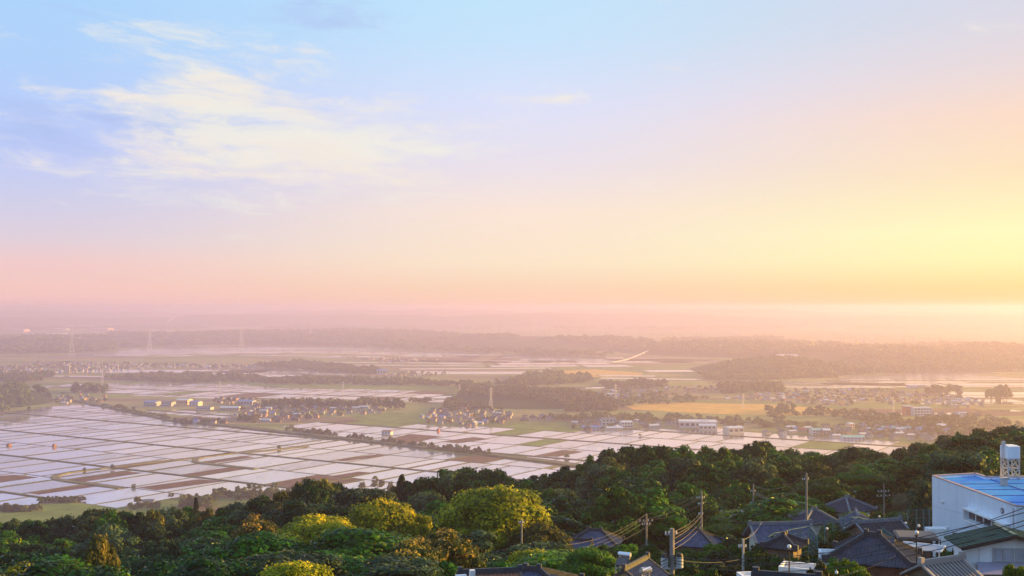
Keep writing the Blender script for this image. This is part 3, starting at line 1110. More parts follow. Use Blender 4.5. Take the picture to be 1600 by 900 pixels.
# named trees: kind, px, py of the top, distance, width in px, label
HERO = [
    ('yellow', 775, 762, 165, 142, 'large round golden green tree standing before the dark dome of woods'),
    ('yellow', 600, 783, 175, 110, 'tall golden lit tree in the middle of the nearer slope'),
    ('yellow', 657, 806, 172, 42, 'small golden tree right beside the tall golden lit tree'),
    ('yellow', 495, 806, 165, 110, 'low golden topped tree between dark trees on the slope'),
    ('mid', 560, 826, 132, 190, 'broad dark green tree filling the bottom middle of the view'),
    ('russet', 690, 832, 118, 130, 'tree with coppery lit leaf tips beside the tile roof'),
    ('mid', 400, 838, 128, 190, 'broad mid green tree next to the copper tipped trees, bottom left of centre'),
    ('russet', 645, 848, 112, 110, 'lower copper tipped tree touching the bottom edge of the picture'),
    ('yellow', 460, 880, 92, 120, 'yellow green crown rising from the bottom edge below the broad trees'),
    ('yellow', 25, 884, 105, 70, 'small yellow green crown at the bottom left corner'),
    ('olive', 150, 838, 120, 60, 'brownish upright tree rising from the dark woods at lower left'),
    ('bright', 875, 868, 118, 160, 'bright green tree beside the roof with the solar water heater'),
    ('yellow', 835, 860, 125, 80, 'golden topped tree left of the bright green tree'),
    ('bright', 920, 858, 112, 90, 'bright green bush like tree touching the solar heater roof'),
    ('olive', 845, 818, 158, 80, 'olive golden shrub like tree right of the large round tree'),
    ('mid', 900, 800, 215, 85, 'soft mid green tree behind the blue grey hipped roof'),
    ('russet', 975, 806, 200, 75, 'golden edged tree between the two slope poles'),
    ('bright', 1045, 806, 200, 70, 'bright green tree with golden edge behind the near pole'),
    ('bright', 1160, 802, 195, 130, 'mid bright tree right of the tall leaning-wire pole'),
    ('mid', 1120, 788, 215, 90, 'rounded green tree behind the pole with slanting wires'),
    ('blue', 1495, 706, 160, 105, 'pale grey green clumped tree rising over the blue roofed building'),
    ('blue', 1445, 752, 150, 34, 'pale drooping shrub tree at the corner of the white building'),
    ('dark', 1340, 699, 285, 80, 'dark flat topped tree breaking the skyline before the bright paddies'),
    ('mid', 1265, 707, 290, 95, 'mid green tree left of the dark flat topped tree'),
    ('dark', 1190, 689, 330, 40, 'dark spiky crowned tree at the shoulder of the dome of woods'),
    ('dark', 1236, 702, 330, 30, 'small round dark tree silhouetted on the slope skyline'),
    ('olive', 1165, 704, 320, 50, 'golden brown tree on the right shoulder of the dome of woods'),
    ('mid', 694, 735, 300, 62, 'green crowned tree with pointed top on the middle skyline'),
    ('dark', 738, 732, 310, 70, 'dark rounded tree beside the pointed green one on the skyline'),
    ('dark', 778, 734, 310, 32, 'small dark tree next to the dark rounded one on the skyline'),
    ('dark', 487, 751, 250, 78, 'dark leaning pine like tree at the left of the middle skyline'),
    ('olive', 510, 751, 252, 50, 'olive topped tree overlapping the dark leaning pine'),
    ('blue', 570, 764, 240, 110, 'blue green layered tree between dark pine and conifers'),
    ('olive', 170, 797, 270, 95, 'tree with yellow tips at the left edge of the woods skyline'),
    ('conifer', 628, 742, 290, 36, 'pointed dark conifer, taller of the two on the skyline'),
    ('conifer', 650, 750, 290, 34, 'pointed dark conifer, shorter of the two on the skyline'),
    ('conifer', 306, 778, 330, 22, 'slim dark conifer above the left part of the woods'),
    ('blue', 250, 843, 160, 62, 'pale blue green tree in the dark hollow at left'),
    ('dark', 470, 782, 215, 150, 'dark tree mass behind the low golden topped tree'),
    ('russet', 400, 808, 185, 80, 'golden fringed tree at the left end of the lit crowns'),
    ('bright', 1225, 790, 200, 120, 'dense green tree under the pole with orange wires'),
    ('bright', 1340, 800, 180, 40, 'clipped round green shrub in front of the small white house'),
]
tree_foot = []


def hero(kind, px, py, d, wpx, label):
    top = P(px, py, d)
    w = wpx * d / F
    g = tz(top.x, top.y) - 0.2
    h = max(top.z - g, 2.5)
    nm = 'conifer_tree' if kind == 'conifer' else 'broadleaf_tree'
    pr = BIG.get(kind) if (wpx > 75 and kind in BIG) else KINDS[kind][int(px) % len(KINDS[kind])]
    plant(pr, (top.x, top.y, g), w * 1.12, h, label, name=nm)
    tree_foot.append((top.x, top.y, w / 2))


for hdat in HERO:
    hero(*hdat)

# spots kept clear of filler trees: px0, px1, d0, d1  (houses, yards, the road)
LOW = [(865, 1180, 85, 190), (1180, 1450, 150, 176), (690, 880, 85, 118)]
CLEAR = [(1150, 1440, 60, 178), (1405, 1700, 60, 152), (955, 1080, 60, 108), (885, 985, 158, 180), (1045, 1130, 158, 182), (1270, 1440, 150, 212), (700, 880, 60, 100), (780, 960, 85, 112), (1140, 1290, 140, 176)]


SHORT = ['large round golden tree', 'tall golden lit tree', 'small golden tree', 'low golden topped tree', 'broad tree at bottom middle', 'copper tipped tree', 'broad tree left of centre', 'lower copper tipped tree',
         'yellow crown at the bottom edge', 'corner yellow crown', 'brownish upright tree', 'bright green tree', 'golden topped tree', 'bright bush by the heater', 'olive shrub tree', 'soft green tree', 'golden edged tree',
         'bright golden edged tree', 'bright tree by the pole', 'rounded tree by the pole', 'pale clumped tree', 'pale drooping tree', 'dark flat topped tree', 'green tree on the right skyline', 'spiky dark tree', 'small round dark tree',
         'golden brown tree', 'pointed green tree', 'dark rounded tree', 'small dark skyline tree', 'dark leaning pine', 'olive topped tree', 'layered blue green tree', 'yellow tipped tree', 'taller conifer', 'shorter conifer',
         'slim conifer', 'pale tree in the hollow', 'dark tree mass', 'golden fringed tree', 'dense tree under the orange wires', 'clipped shrub']


def beside(px, py, d, ad, w):
    best = min(range(len(SHORT)), key=lambda i: (HERO[i][1] - px) ** 2 + (1.5 * (HERO[i][2] - py)) ** 2)
    dx, dd = px - HERO[best][1], d - HERO[best][3]
    rel = 'right of' if dx > 45 else 'left of' if dx < -45 else ('behind' if dd > 0 else 'in front of')
    size = 'broad ' if w > 12.5 else 'small ' if w < 9 else ''
    lab = '%s%s broadleaf tree %s the %s' % (size, ad, rel, SHORT[best])
    return lab, lab.replace(' tree ', ' trees ', 1)


def filler():
    rng = np.random.default_rng(99)
    cand = []
    d = 100.0
    while d < 430:
        sp = 10.5 if d < 215 else 9.5
        halfw = 0.46 * d + 4
        x = -halfw
        while x < halfw:
            xx = x + rng.uniform(-.4, .4) * sp
            dd = d + rng.uniform(-.4, .4) * sp
            cand.append((xx, dd, rng.random(), rng.random(), rng.random()))
            x += sp
        d += sp * 0.95
    cand.sort(key=lambda c: c[1])
    cover = np.full(2300, 960.0)       # highest thing so far in each picture column
    # first the trees whose heads make the edge of the woods
    px = -40.0
    while px < 1640:
        d0 = 275 if px < 450 else (285 if px < 850 else (300 if px < 1180 else (305 if px < 1420 else 335)))
        d0 += rng.uniform(-18, 18)
        t_ = P(px, skyl(px) + rng.uniform(-1, 4), d0)
        g_ = tz(t_.x, t_.y) - .2
        h_ = t_.z - g_
        if h_ > 4 and not any((t_.x - hx) ** 2 + (t_.y - hy) ** 2 < (hr * 0.6) ** 2 for hx, hy, hr in tree_foot):
            w_ = min(rng.uniform(7.5, 11.5), h_ * 1.15)
            k_ = rng.choice(['dark', 'dark', 'mid', 'mid', 'olive', 'blue'])
            ad_ = {'dark': 'dark evergreen', 'mid': 'mid green', 'blue': 'blue green', 'olive': 'olive green'}[k_]
            wh_ = ('left' if px < 330 else 'middle' if px < 830 else 'domed' if px < 1180 else 'right') + ' edge of the woods against the fields'
            plant(KINDS[k_][int(px) % len(KINDS[k_])], (t_.x, t_.y, g_), w_, h_, '%s tree whose head forms the %s' % (ad_, wh_), '%s trees on the %s' % (ad_, wh_))
            tree_foot.append((t_.x, t_.y, w_ * .42))
        px += rng.uniform(24, 36)
    n = 0
    for x, y, r1, r2, r3 in cand:
        g = tz(x, y)
        if g < 4:
            continue
        px = 800 + F * x / y
        if any(a < px < b and d0 < y < d1 for a, b, d0, d1 in CLEAR):
            continue
        if any((x - hx) ** 2 + (y - hy) ** 2 < (hr * 0.75) ** 2 for hx, hy, hr in tree_foot):
            continue
        w = (9.5 + 6.0 * r1) if y < 215 else (8.0 + 5.0 * r1)
        h = w * (1.0 + 0.45 * r2)
        # not above the photograph's edge of the woods
        hw = w / 2 * F / y
        lim = max(skyl(px - hw * 0.5), skyl(px), skyl(px + hw * 0.5)) + 2 + 5 * r3
        lim = max(lim, min(lim + max(0.0, 240 - y) * 0.75 + (38 * r3 if y < 230 else 12 * r3), 862 + 24 * r3))
        ztop = P(px, lim, y).z
        # lower crowns in front of houses so that the roofs stay in view
        h = min(h, ztop - g)
        low = any(a < px < b and d0 < y < d1 for a, b, d0, d1 in LOW)
        if low:
            w = 3.0 + 2.5 * r1
            h = min(h, 2.4 + 2.8 * r2)
            hw = w / 2 * F / y
        if h < (1.5 if low else 3.2):
            continue
        if h < w * 0.75:
            w = h / 0.75
        _, pt = to_px(x, y, g + h)
        i0, i1 = int(np.clip(px - hw + 350, 0, 2298)), int(np.clip(px + hw + 350, 1, 2299))
        seg = cover[i0:i1 + 1]
        vis = np.mean(seg > pt + 8)
        if vis < 0.34:
            continue
        prof = pt + (np.linspace(-1, 1, len(seg)) ** 2) * 0.35 * h * F / y
        cover[i0:i1 + 1] = np.minimum(seg, prof)
        n += 1
        s = 0.5 + 0.5 * math.sin(x * 0.05 + 1.3) * math.cos(y * 0.043 + 0.4)
        z = r2 * 0.6 + s * 0.4
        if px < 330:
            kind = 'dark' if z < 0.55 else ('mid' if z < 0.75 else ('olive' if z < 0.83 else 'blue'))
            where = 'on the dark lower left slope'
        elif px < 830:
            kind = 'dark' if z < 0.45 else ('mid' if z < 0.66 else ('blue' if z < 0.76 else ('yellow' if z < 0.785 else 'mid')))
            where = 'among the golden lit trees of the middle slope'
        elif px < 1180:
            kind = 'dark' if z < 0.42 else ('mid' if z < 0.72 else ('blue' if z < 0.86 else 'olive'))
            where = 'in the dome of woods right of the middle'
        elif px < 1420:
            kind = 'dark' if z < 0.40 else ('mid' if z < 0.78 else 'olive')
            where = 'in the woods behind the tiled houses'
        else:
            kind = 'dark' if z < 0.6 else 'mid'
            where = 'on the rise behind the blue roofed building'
        ad = {'dark': 'dark evergreen', 'mid': 'mid green', 'blue': 'blue green', 'yellow': 'yellow green', 'olive': 'olive green'}[kind]
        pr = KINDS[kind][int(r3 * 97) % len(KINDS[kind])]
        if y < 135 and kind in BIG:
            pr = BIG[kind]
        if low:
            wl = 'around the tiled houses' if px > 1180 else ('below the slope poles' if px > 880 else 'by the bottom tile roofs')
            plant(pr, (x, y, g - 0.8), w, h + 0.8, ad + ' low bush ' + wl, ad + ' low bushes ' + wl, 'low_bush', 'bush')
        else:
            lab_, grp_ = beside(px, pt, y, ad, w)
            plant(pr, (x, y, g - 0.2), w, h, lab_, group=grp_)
    print('filler trees', n)


filler()

# ---------------------------------------------------------------- trees and woods on the plain
class FarTree:
    def __init__(self, seed, shape, n, leaf=None, size=0.9):
        rng = np.random.default_rng(seed)
        q, t = make_crown(seed, shape, 5.0, n, 26, size)
        top = float(q[:, :, 2].max())
        self.h = 10.0; self.R = 5.0
        q[:, :, 2] += 10 - top
        self.q, self.t = q, t
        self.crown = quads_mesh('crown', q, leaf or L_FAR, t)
        b = MB()
        b.tube([(0, 0, -0.5), (0, 0, 2.5), (0.3, 0.1, 6.5)], [0.45, 0.32, 0.1], 6)
        b.tube([(0, 0, 2.5), (1.6, 0.5, 5.2)], [0.22, 0.08], 5)
        b.tube([(0, 0, 3.0), (-1.4, -0.8, 5.6)], [0.2, 0.08], 5)
        self.trunk = b.mesh('trunk', M_BARK)


FT = [FarTree(201, 'dome', 26), FarTree(202, 'dome', 30), FarTree(203, 'oval', 24), FarTree(204, 'loose', 28)]
FTO = [FarTree(211, 'dome', 26, L_OLI), FarTree(212, 'loose', 26, L_OLI)]


def far_tree(px, py, w, h, label, group, kind=None, name='broadleaf_tree', cat='tree'):
    x, y = G(px, py)
    pr = (FTO if kind == 'olive' else FT)[TREE_N[0] % (2 if kind == 'olive' else 4)]
    w, h = w * K * .92, h * K * .88
    sk = 0.28 * h if name == 'field_bush' else 0.12 * h
    plant(pr, (x, y, pz(x, y) - sk), w, h + sk, label, group, name, cat)


rt = random.Random(5)
# row along the dyke
def along(poly, step, jit):
    out = []
    for (x0, y0), (x1, y1) in zip(poly, poly[1:]):
        n = max(1, int(abs(x1 - x0) / step))
        for i in range(n):
            t = (i + rt.random() * jit) / n
            out.append((x0 + (x1 - x0) * t, y0 + (y1 - y0) * t))
    return out


for px, py in along([(445, 672), (500, 679), (527, 681)], 6, .9) + along([(545, 684), (585, 689)], 6, .8) + along([(592, 690), (655, 697)], 9, .9) + along([(660, 699), (765, 711)], 7, .9):
    far_tree(px, py + rt.uniform(-1.5, 1.5), rt.uniform(4.5, 9), rt.uniform(4, 7.5), 'small roadside bush in the row along the field dyke', 'bushes along the field dyke', rt.choice((None, 'olive')), 'field_bush', 'bush')
for px, py in along([(158, 634), (215, 645), (268, 655)], 7, .9):
    far_tree(px, py + rt.uniform(-2, 1), rt.uniform(5, 11), rt.uniform(3, 7), 'small bush on the bank of the left paddies', 'bushes on the left paddy bank', None, 'field_bush', 'bush')
SINGLE = [(371, 770, 5.5, 5.5), (394, 769, 7.5, 7.5), (436, 702, 4, 4), (586, 751, 4, 4), (132, 736, 3.5, 3), (176, 733, 3, 4.5), (1000, 682, 3, 3), (886, 716, 5, 4),
          (209, 762, 4, 3), (267, 779, 4, 4), (215, 788, 6, 6), (10, 792, 4, 3), (429, 770, 8, 8), (590, 767, 10, 9), (566, 765, 6, 6), (405, 766, 4, 4), (610, 766, 7, 7), (640, 766, 8, 7)]
for i, (px, py, w, h) in enumerate(SINGLE):
    far_tree(px, py, w, h, 'lone small tree standing at the edge of the flooded paddies', 'lone trees by the near paddies', None, 'lone_field_tree', 'tree')
CL = [(1446, 1500, 619, 613, 11, 13, 14, 'tree in the low clump at the edge of the right hand paddies', 'clump in the right paddies'),
      (1546, 1574, 627, 624, 8, 16, 21, 'dark round tree of the pair standing in the bright right paddies', 'dark trees in the bright paddies'),
      (600, 626, 640, 640, 4, 13, 18, 'large round dark tree at the right end of the long village', 'large round trees by the long village'),
      (640, 672, 632, 630, 5, 9, 10, 'small round tree between the long village and the central wood', 'small trees near the central wood'),
      (112, 168, 615, 612, 16, 11, 15, 'dark tree in the grove under the small pylon at left', 'grove under the small pylon'),
      (55, 78, 628, 625, 6, 11, 12, 'dark tree beside the wooded knoll at the left edge', 'trees beside the left knoll'),
      (272, 352, 662, 659, 16, 7, 6, 'tree among the farmhouses in the left paddies', 'trees among the paddy farmhouses'),
      (375, 400, 659, 656, 8, 9, 8, 'tree at the near edge of the long village', 'trees at the near village edge'),
      (410, 600, 638, 634, 34, 11, 13, 'tree in the row behind the long village roofs', 'trees behind the long village'),
      (285, 330, 795, 788, 16, 7, 8, 'scrubby tree on the rough ground below the near paddies', 'scrub trees below the paddies'),
      (0, 60, 800, 797, 14, 6, 5, 'bush like tree in the hedge at the lower left field', 'hedge trees at the lower left field'),
      (60, 130, 786, 783, 14, 5, 4, 'bush like tree on the bank above the green field', 'bank trees above the green field'),
      (200, 250, 796, 790, 10, 5, 4, 'bush like tree right of the green field at lower left', 'bushes right of the green field'),
      (330, 450, 780, 773, 20, 8, 6, 'scrubby tree along the foot of the wooded slope', 'scrub along the slope foot')]
for a, b_, y0, y1, n, w, h, lab, grp in CL:
    for i in range(n):
        far_tree(a + (b_ - a) * (i + rt.random()) / n, rt.uniform(y1, y0), w * rt.uniform(.75, 1.25), h * rt.uniform(.75, 1.15), lab, grp, 'olive' if rt.random() < .2 else None, *(('field_bush', 'bush') if w < 8.5 else ('village_tree', 'tree')))

# woods that read as one mass
SM = []
for s in range(6):
    q_, t_ = make_crown(300 + s, ('dome', 'dome', 'oval')[s % 3], 5.0, 12, 8, 1.5)
    q_[:, :, 2] += 10 - q_[:, :, 2].max()
    SM.append((q_, t_))
SMF = []
for s in range(5):
    q_, t_ = make_crown(320 + s, 'dome', 5.0, 7, 4, 2.4)
    q_[:, :, 2] += 10 - q_[:, :, 2].max()
    SMF.append((q_, t_))
wood_n = [0]


def wood(name, poly_px, spacing, w, h, seed, far=False, thin=0.0, cap=1500, leaf=None):
    rng = random.Random(seed)
    spacing, w, h = spacing * K * .95, w * K * .95, h * K * .85
    poly = [G(*p) for p in poly_px]
    xs = [p[0] for p in poly]; ys = [p[1] for p in poly]
    area = (max(xs) - min(xs)) * (max(ys) - min(ys))
    sp = max(spacing, math.sqrt(area / (cap * 2.2)))
    qs, ts = [], []
    y = min(ys)
    while y < max(ys):
        x = min(xs)
        while x < max(xs):
            xx, yy = x + rng.uniform(-.45, .45) * sp, y + rng.uniform(-.45, .45) * sp
            x += sp
            xk, yk = xx, yy
            xx, yy = xx / K, yy / K
            cl = math.sin(xx / 83 + 1.7 * math.sin(yy / 131)) * math.sin(yy / 97 + 1.3 * math.sin(xx / 151)) + .5 * math.sin(xx / 31 + yy / 47)
            if far:
                cl = math.sin(xx / 260 + 1.7 * math.sin(yy / 410)) * math.sin(yy / 300 + 1.3 * math.sin(xx / 470)) + .5 * math.sin(xx / 91 + yy / 147)
            xx, yy = xk, yk
            if rng.random() < thin + (.9 if cl < (-.45 if far else -.75) else 0) or not inside((xx, yy), poly):
                continue
            q_, t_ = rng.choice(SMF if far else SM)
            k = rng.uniform(.7, 1.3) * max(1.0, (sp / spacing) ** 0.5)
            a = rng.uniform(0, 6.28)
            c, s = math.cos(a), math.sin(a)
            p = np.empty_like(q_)
            sw, sh = w * k / 10, h * rng.uniform(.6, 1.2) * (1 + .22 * cl) / 10
            p[..., 0] = (q_[..., 0] * c - q_[..., 1] * s) * sw + xx
            p[..., 1] = (q_[..., 0] * s + q_[..., 1] * c) * sw + yy
            p[..., 2] = np.maximum(q_[..., 2] * sh, -1) + pz(xx, yy)
            qs.append(p); ts.append(np.clip(t_ + rng.uniform(-.25, .25), 0, 1))
            wood_n[0] += 1
        y += sp
    if qs:
        tag(link(name, quads_mesh(name, np.concatenate(qs), leaf or L_FAR, np.concatenate(ts))), kind='stuff')


wood('woodland', [(-60, 645), (-60, 620), (-20, 618), (30, 622), (62, 640), (40, 646)], 7, 10, 11, 1)
wood('woodland', [(690, 634), (720, 618), (760, 612), (850, 610), (900, 616), (950, 628), (970, 637), (960, 643), (860, 645), (760, 642), (700, 642)], 10, 13, 9.5, 2, thin=.1)
wood('woodland', [(715, 605), (800, 598), (870, 594), (925, 598), (860, 602), (780, 606), (720, 608)], 11, 14, 14, 3)
wood('woodland', [(850, 655), (930, 650), (1100, 656), (1230, 660), (1400, 664), (1400, 670), (1250, 668), (1180, 668), (1130, 664), (1000, 660), (900, 659)], 10, 11, 7.5, 4, thin=.3)
wood('woodland', [(1092, 588), (1130, 580), (1200, 577), (1280, 580), (1310, 590), (1200, 594), (1110, 594)], 11, 14, 11, 5)
wood('woodland', [(400, 597), (480, 590), (560, 594), (700, 598), (830, 601), (700, 604), (560, 601), (420, 601)], 12, 14, 9, 6, thin=.3)
wood('woodland', [(0, 590), (80, 586), (90, 592), (60, 597), (0, 600)], 11, 13, 13, 7, thin=.2)
wood('woodland', [(165, 592), (230, 584), (300, 585), (400, 590), (420, 597), (300, 597), (200, 596)], 11, 13, 9, 8, thin=.35)
wood('woodland', [(400, 572), (460, 566), (520, 570), (590, 580), (595, 586), (520, 581), (420, 576)], 13, 15, 10, 9, thin=.25)
wood('woodland', [(800, 598), (830, 587), (855, 588), (920, 592), (925, 597), (850, 600)], 12, 14, 13, 10, thin=.2)
wood('woodland', [(930, 603), (990, 598), (1045, 600), (1045, 607), (960, 608)], 12, 13, 12, 11, thin=.3)
wood('woodland', [(1120, 608), (1200, 602), (1225, 606), (1220, 616), (1130, 616)], 12, 13, 13, 12, thin=.2)
wood('woodland', [(950, 632), (1060, 612), (1120, 618), (1120, 626), (960, 640)], 12, 11, 10, 13, thin=.55)
wood('woodland', [(1200, 640), (1320, 645), (1420, 655), (1530, 660), (1600, 668), (1600, 685), (1480, 685), (1380, 664), (1200, 658)], 12, 12, 10, 14, thin=.35)
wood('woodland', [(1270, 583), (1340, 575), (1450, 570), (1610, 566), (1610, 580), (1450, 582), (1330, 586)], 15, 17, 16, 15, thin=.05)
wood('woodland', [(1200, 590), (1210, 572), (1270, 568), (1290, 582), (1250, 592)], 13, 15, 13, 16, thin=.2)
# far belts
FAR = [[(-80, 552), (-80, 530), (60, 526), (170, 532), (180, 549), (80, 553)],
       [(170, 545), (170, 522), (420, 520), (640, 524), (800, 528), (820, 556), (700, 551), (520, 541), (420, 538), (280, 541)],
       [(810, 556), (830, 540), (1020, 538), (1040, 556), (920, 558)],
       [(1030, 558), (1040, 535), (1200, 530), (1330, 548), (1330, 560), (1150, 560)],
       [(1330, 572), (1340, 545), (1480, 540), (1640, 540), (1640, 572), (1450, 570)]]
for i, z in enumerate(FAR):
    wood('distant_woodland', z, 26, 30, 18, 60 + i, far=True, thin=.08, cap=1400)
BELT = [(505, 3.0), (512, 2.5), (498, 2.0), (493, 1.6)]
for i, (yy, th) in enumerate(BELT):
    for k in range(4):
        a = -120 + k * 460 + 70 * (i % 2)
        wood('distant_woodland', [(a, yy + th), (a + 20, yy - th * .3), (a + 300, yy - th * .6), (a + 380, yy), (a + 360, yy + th * 1.2), (a + 120, yy + th * 1.4)], 60, 80, 18, 80 + i * 7 + k, far=True, thin=.3, cap=420)
print('wood trees', wood_n[0])

# ================================================================ buildings on the plain
M_WH = mat('white_render', (0.55, 0.54, 0.53), 0.8, 0.12, 0.4, stain=0.25)
M_CR = mat('cream_render', (0.50, 0.44, 0.33), 0.8, 0.12, 0.4, stain=0.25)
M_GR = mat('grey_siding', (0.42, 0.42, 0.44), 0.8, 0.15, 0.4, stain=0.2)
M_BR = mat('brown_timber_wall', (0.22, 0.13, 0.08), 0.85, 0.25, 0.6)
M_RED = mat('red_painted_wall', (0.55, 0.10, 0.05), 0.7, 0.1, 0.4)
M_ORW = mat('sunlit_tint_render', (0.70, 0.46, 0.30), 0.8, 0.12, 0.4)  # orange of the low sun on these walls is put into the colour
M_RT = mat('blue_grey_tile', (0.085, 0.095, 0.125), 0.5, 0.3, 0.7, spec=0.4)
M_RD = mat('dark_grey_tile', (0.05, 0.052, 0.06), 0.55, 0.3, 0.7, spec=0.4)
M_RR = mat('red_tile', (0.32, 0.10, 0.06), 0.6, 0.25, 0.7)
M_RB = mat('blue_sheet_roof', (0.10, 0.20, 0.48), 0.5, 0.15, 0.5)
M_RG = mat('pale_green_sheet_roof', (0.25, 0.50, 0.42), 0.5, 0.15, 0.5)
M_RW = mat('pale_sheet_roof', (0.60, 0.62, 0.66), 0.5, 0.12, 0.5)
M_WIN = mat('window_dark', (0.03, 0.035, 0.045), 0.15, spec=0.6)
M_STEEL = mat('galvanised_steel', (0.55, 0.52, 0.50), 0.5, 0.1, 1.0, metal=0.3)
M_CONC = mat('concrete', (0.42, 0.41, 0.39), 0.9, 0.2, 0.8, stain=0.2)


M_PWH = mat('village_white_wall', (0.42, 0.40, 0.38), 0.85, 0.15, 0.4)
M_PCR = mat('village_cream_wall', (0.40, 0.34, 0.25), 0.85, 0.15, 0.4)
M_POR = mat('village_peach_wall', (0.46, 0.29, 0.19), 0.85, 0.15, 0.4)


def cottage(w, d, h, rise, wallm, roofm, style, wing=False):
    """small house in one mesh: walls, roof with eaves, dark openings"""
    b = MB()
    b.box((0, 0, h / 2 - 0.3), (w, d, h + 0.6))
    ov = 0.6
    W2, D2 = w / 2 + ov, d / 2 + ov
    z0, z1 = h - 0.15, h + rise
    rl = W2 if style == 'gable' else max(0.5, W2 - D2)
    A, B, C, D = (-W2, -D2, z0), (W2, -D2, z0), (W2, D2, z0), (-W2, D2, z0)
    R0, R1 = (-rl, 0, z1), (rl, 0, z1)
    b.poly([A, B, R1, R0], 1); b.poly([C, D, R0, R1], 1)
    if style == 'gable':
        for s in (-1, 1):
            x = s * w / 2
            t = [(x, -d / 2, h), (x, d / 2, h), (x, 0, h + rise * (d / 2) / D2)]
            b.poly(t if s > 0 else t[::-1], 0)
        b.poly([(p[0], p[1], p[2] - .18) for p in (B, A, R0, R1)], 1)
        b.poly([(p[0], p[1], p[2] - .18) for p in (D, C, R1, R0)], 1)
    else:
        b.poly([B, C, R1], 1); b.poly([D, A, R0], 1)
    b.poly([D, C, B, A], 1)
    b.bar((-rl, 0, z1 + .08), (rl, 0, z1 + .08), .45, .35, 1)
    for s in (-1, 1):
        for fx in (-.28, .12, .36):
            b.box((fx * w, s * (d / 2 + .03), h * (.72 if h > 4.5 else .5)), (w * .13, .06, 1.2), 0, 2)
            if h > 4.5:
                b.box((fx * w + .3, s * (d / 2 + .03), h * .25), (w * .16, .06, 1.5), 0, 2)
        b.box((s * (w / 2 + .03), 0.1 * d, h * .65), (.06, d * .25, 1.2), 0, 2)
    if wing:
        b.box((w * .15, -d / 2 - 1.6, 1.3), (w * .6, 3.0, 3.0))
        b.poly([(w * -.2, -d / 2 - 3.6, 2.75), (w * .5, -d / 2 - 3.6, 2.75), (w * .5, -d / 2 - .02, 3.7), (w * -.2, -d / 2 - .02, 3.7)], 1)
    return b.mesh('small_house', [wallm, roofm, M_WIN])


HOUSES = [
    ('white walled house with blue grey tiled roof', cottage(10, 7.5, 5.4, 2.3, M_PWH, M_RT, 'hip', True)),
    ('white walled house with dark gabled roof', cottage(9, 7, 5.4, 2.2, M_PWH, M_RD, 'gable')),
    ('cream house with blue grey hipped roof', cottage(11, 8, 3.4, 2.6, M_PCR, M_RT, 'hip')),
    ('brown timber house with dark tiled roof', cottage(12, 8, 3.6, 3.0, M_BR, M_RD, 'hip', True)),
    ('cream house with red tiled roof', cottage(9, 7, 5.2, 2.2, M_PCR, M_RR, 'gable')),
    ('white house with blue sheet roof', cottage(9, 8, 5.2, 1.8, M_PWH, M_RB, 'gable')),
    ('peach walled house with dark roof', cottage(9, 7, 5.4, 2.0, M_POR, M_RD, 'hip')),
    ('grey sided house with pale flat pitched roof', cottage(12, 9, 5.0, 1.2, M_GR, M_RW, 'gable')),
    ('white shed with pale sheet roof', cottage(16, 9, 4.2, 1.5, M_PWH, M_RW, 'gable')),
]
VILL = [  # polygon, number, where
    ([(360, 652), (380, 640), (420, 630), (500, 630), (600, 636), (600, 645), (520, 652), (440, 660), (400, 662)], 95, 'in the long village behind the near paddies'),
    ([(330, 626), (400, 624), (400, 634), (350, 634)], 18, 'at the left end of the long village'),
    ([(270, 660), (300, 655), (350, 657), (350, 663), (290, 664)], 9, 'of the farm in the left paddies'),
    ([(655, 655), (680, 640), (740, 638), (800, 648), (800, 660), (740, 666), (670, 664)], 60, 'in the village left of the central wood'),
    ([(75, 629), (85, 617), (130, 616), (180, 622), (180, 628), (110, 632)], 16, 'in the hamlet by the left knoll'),
    ([(812, 655), (850, 650), (875, 652), (872, 658), (820, 659)], 9, 'in the small row below the central wood'),
    ([(890, 668), (905, 655), (1000, 658), (1010, 664), (990, 671), (900, 672)], 20, 'by the white works'),
    ([(1010, 662), (1060, 662), (1060, 668), (1010, 669)], 8, 'beside the big white hall'),
    ([(1190, 672), (1260, 668), (1380, 674), (1500, 686), (1490, 694), (1330, 684), (1200, 680)], 46, 'behind the right paddies'),
    ([(1340, 664), (1480, 668), (1500, 676), (1400, 676), (1340, 672)], 24, 'behind the pale long roofs at right'),
    ([(930, 615), (970, 605), (1030, 608), (1040, 618), (1000, 624), (940, 624)], 62, 'in the village above the wheat field'),
    ([(1040, 606), (1120, 606), (1120, 612), (1040, 613)], 22, 'far'),
    ([(1120, 624), (1200, 617), (1340, 626), (1330, 636), (1200, 628)], 70, 'far'),
    ([(1210, 612), (1330, 608), (1460, 615), (1540, 628), (1530, 640), (1400, 634), (1330, 626), (1220, 622)], 150, 'far'),
    ([(0, 576), (60, 566), (170, 568), (300, 570), (400, 570), (400, 577), (250, 575), (130, 583), (0, 586)], 330, 'far'),
    ([(590, 586), (660, 581), (700, 582), (690, 587), (610, 588)], 22, 'far'),
    ([(400, 567), (470, 564), (470, 571), (400, 573)], 25, 'far'),
    ([(520, 559), (640, 559), (700, 563), (620, 566)], 40, 'far'),
    ([(1300, 556), (1450, 550), (1500, 556), (1440, 562), (1320, 563)], 70, 'far'),
    ([(1480, 558), (1600, 550), (1600, 560), (1500, 565)], 40, 'far'),
    ([(1440, 646), (1540, 648), (1560, 656), (1450, 656)], 30, 'far'),
    ([(330, 520), (700, 508), (1100, 515), (1100, 524), (700, 520), (400, 530)], 160, 'far'),
    ([(1290, 520), (1500, 530), (1560, 545), (1330, 545)], 60, 'far'),
    ([(0, 508), (250, 506), (330, 512), (100, 522)], 60, 'far'),
]
hr = random.Random(11)
spots, far_spots = [], []
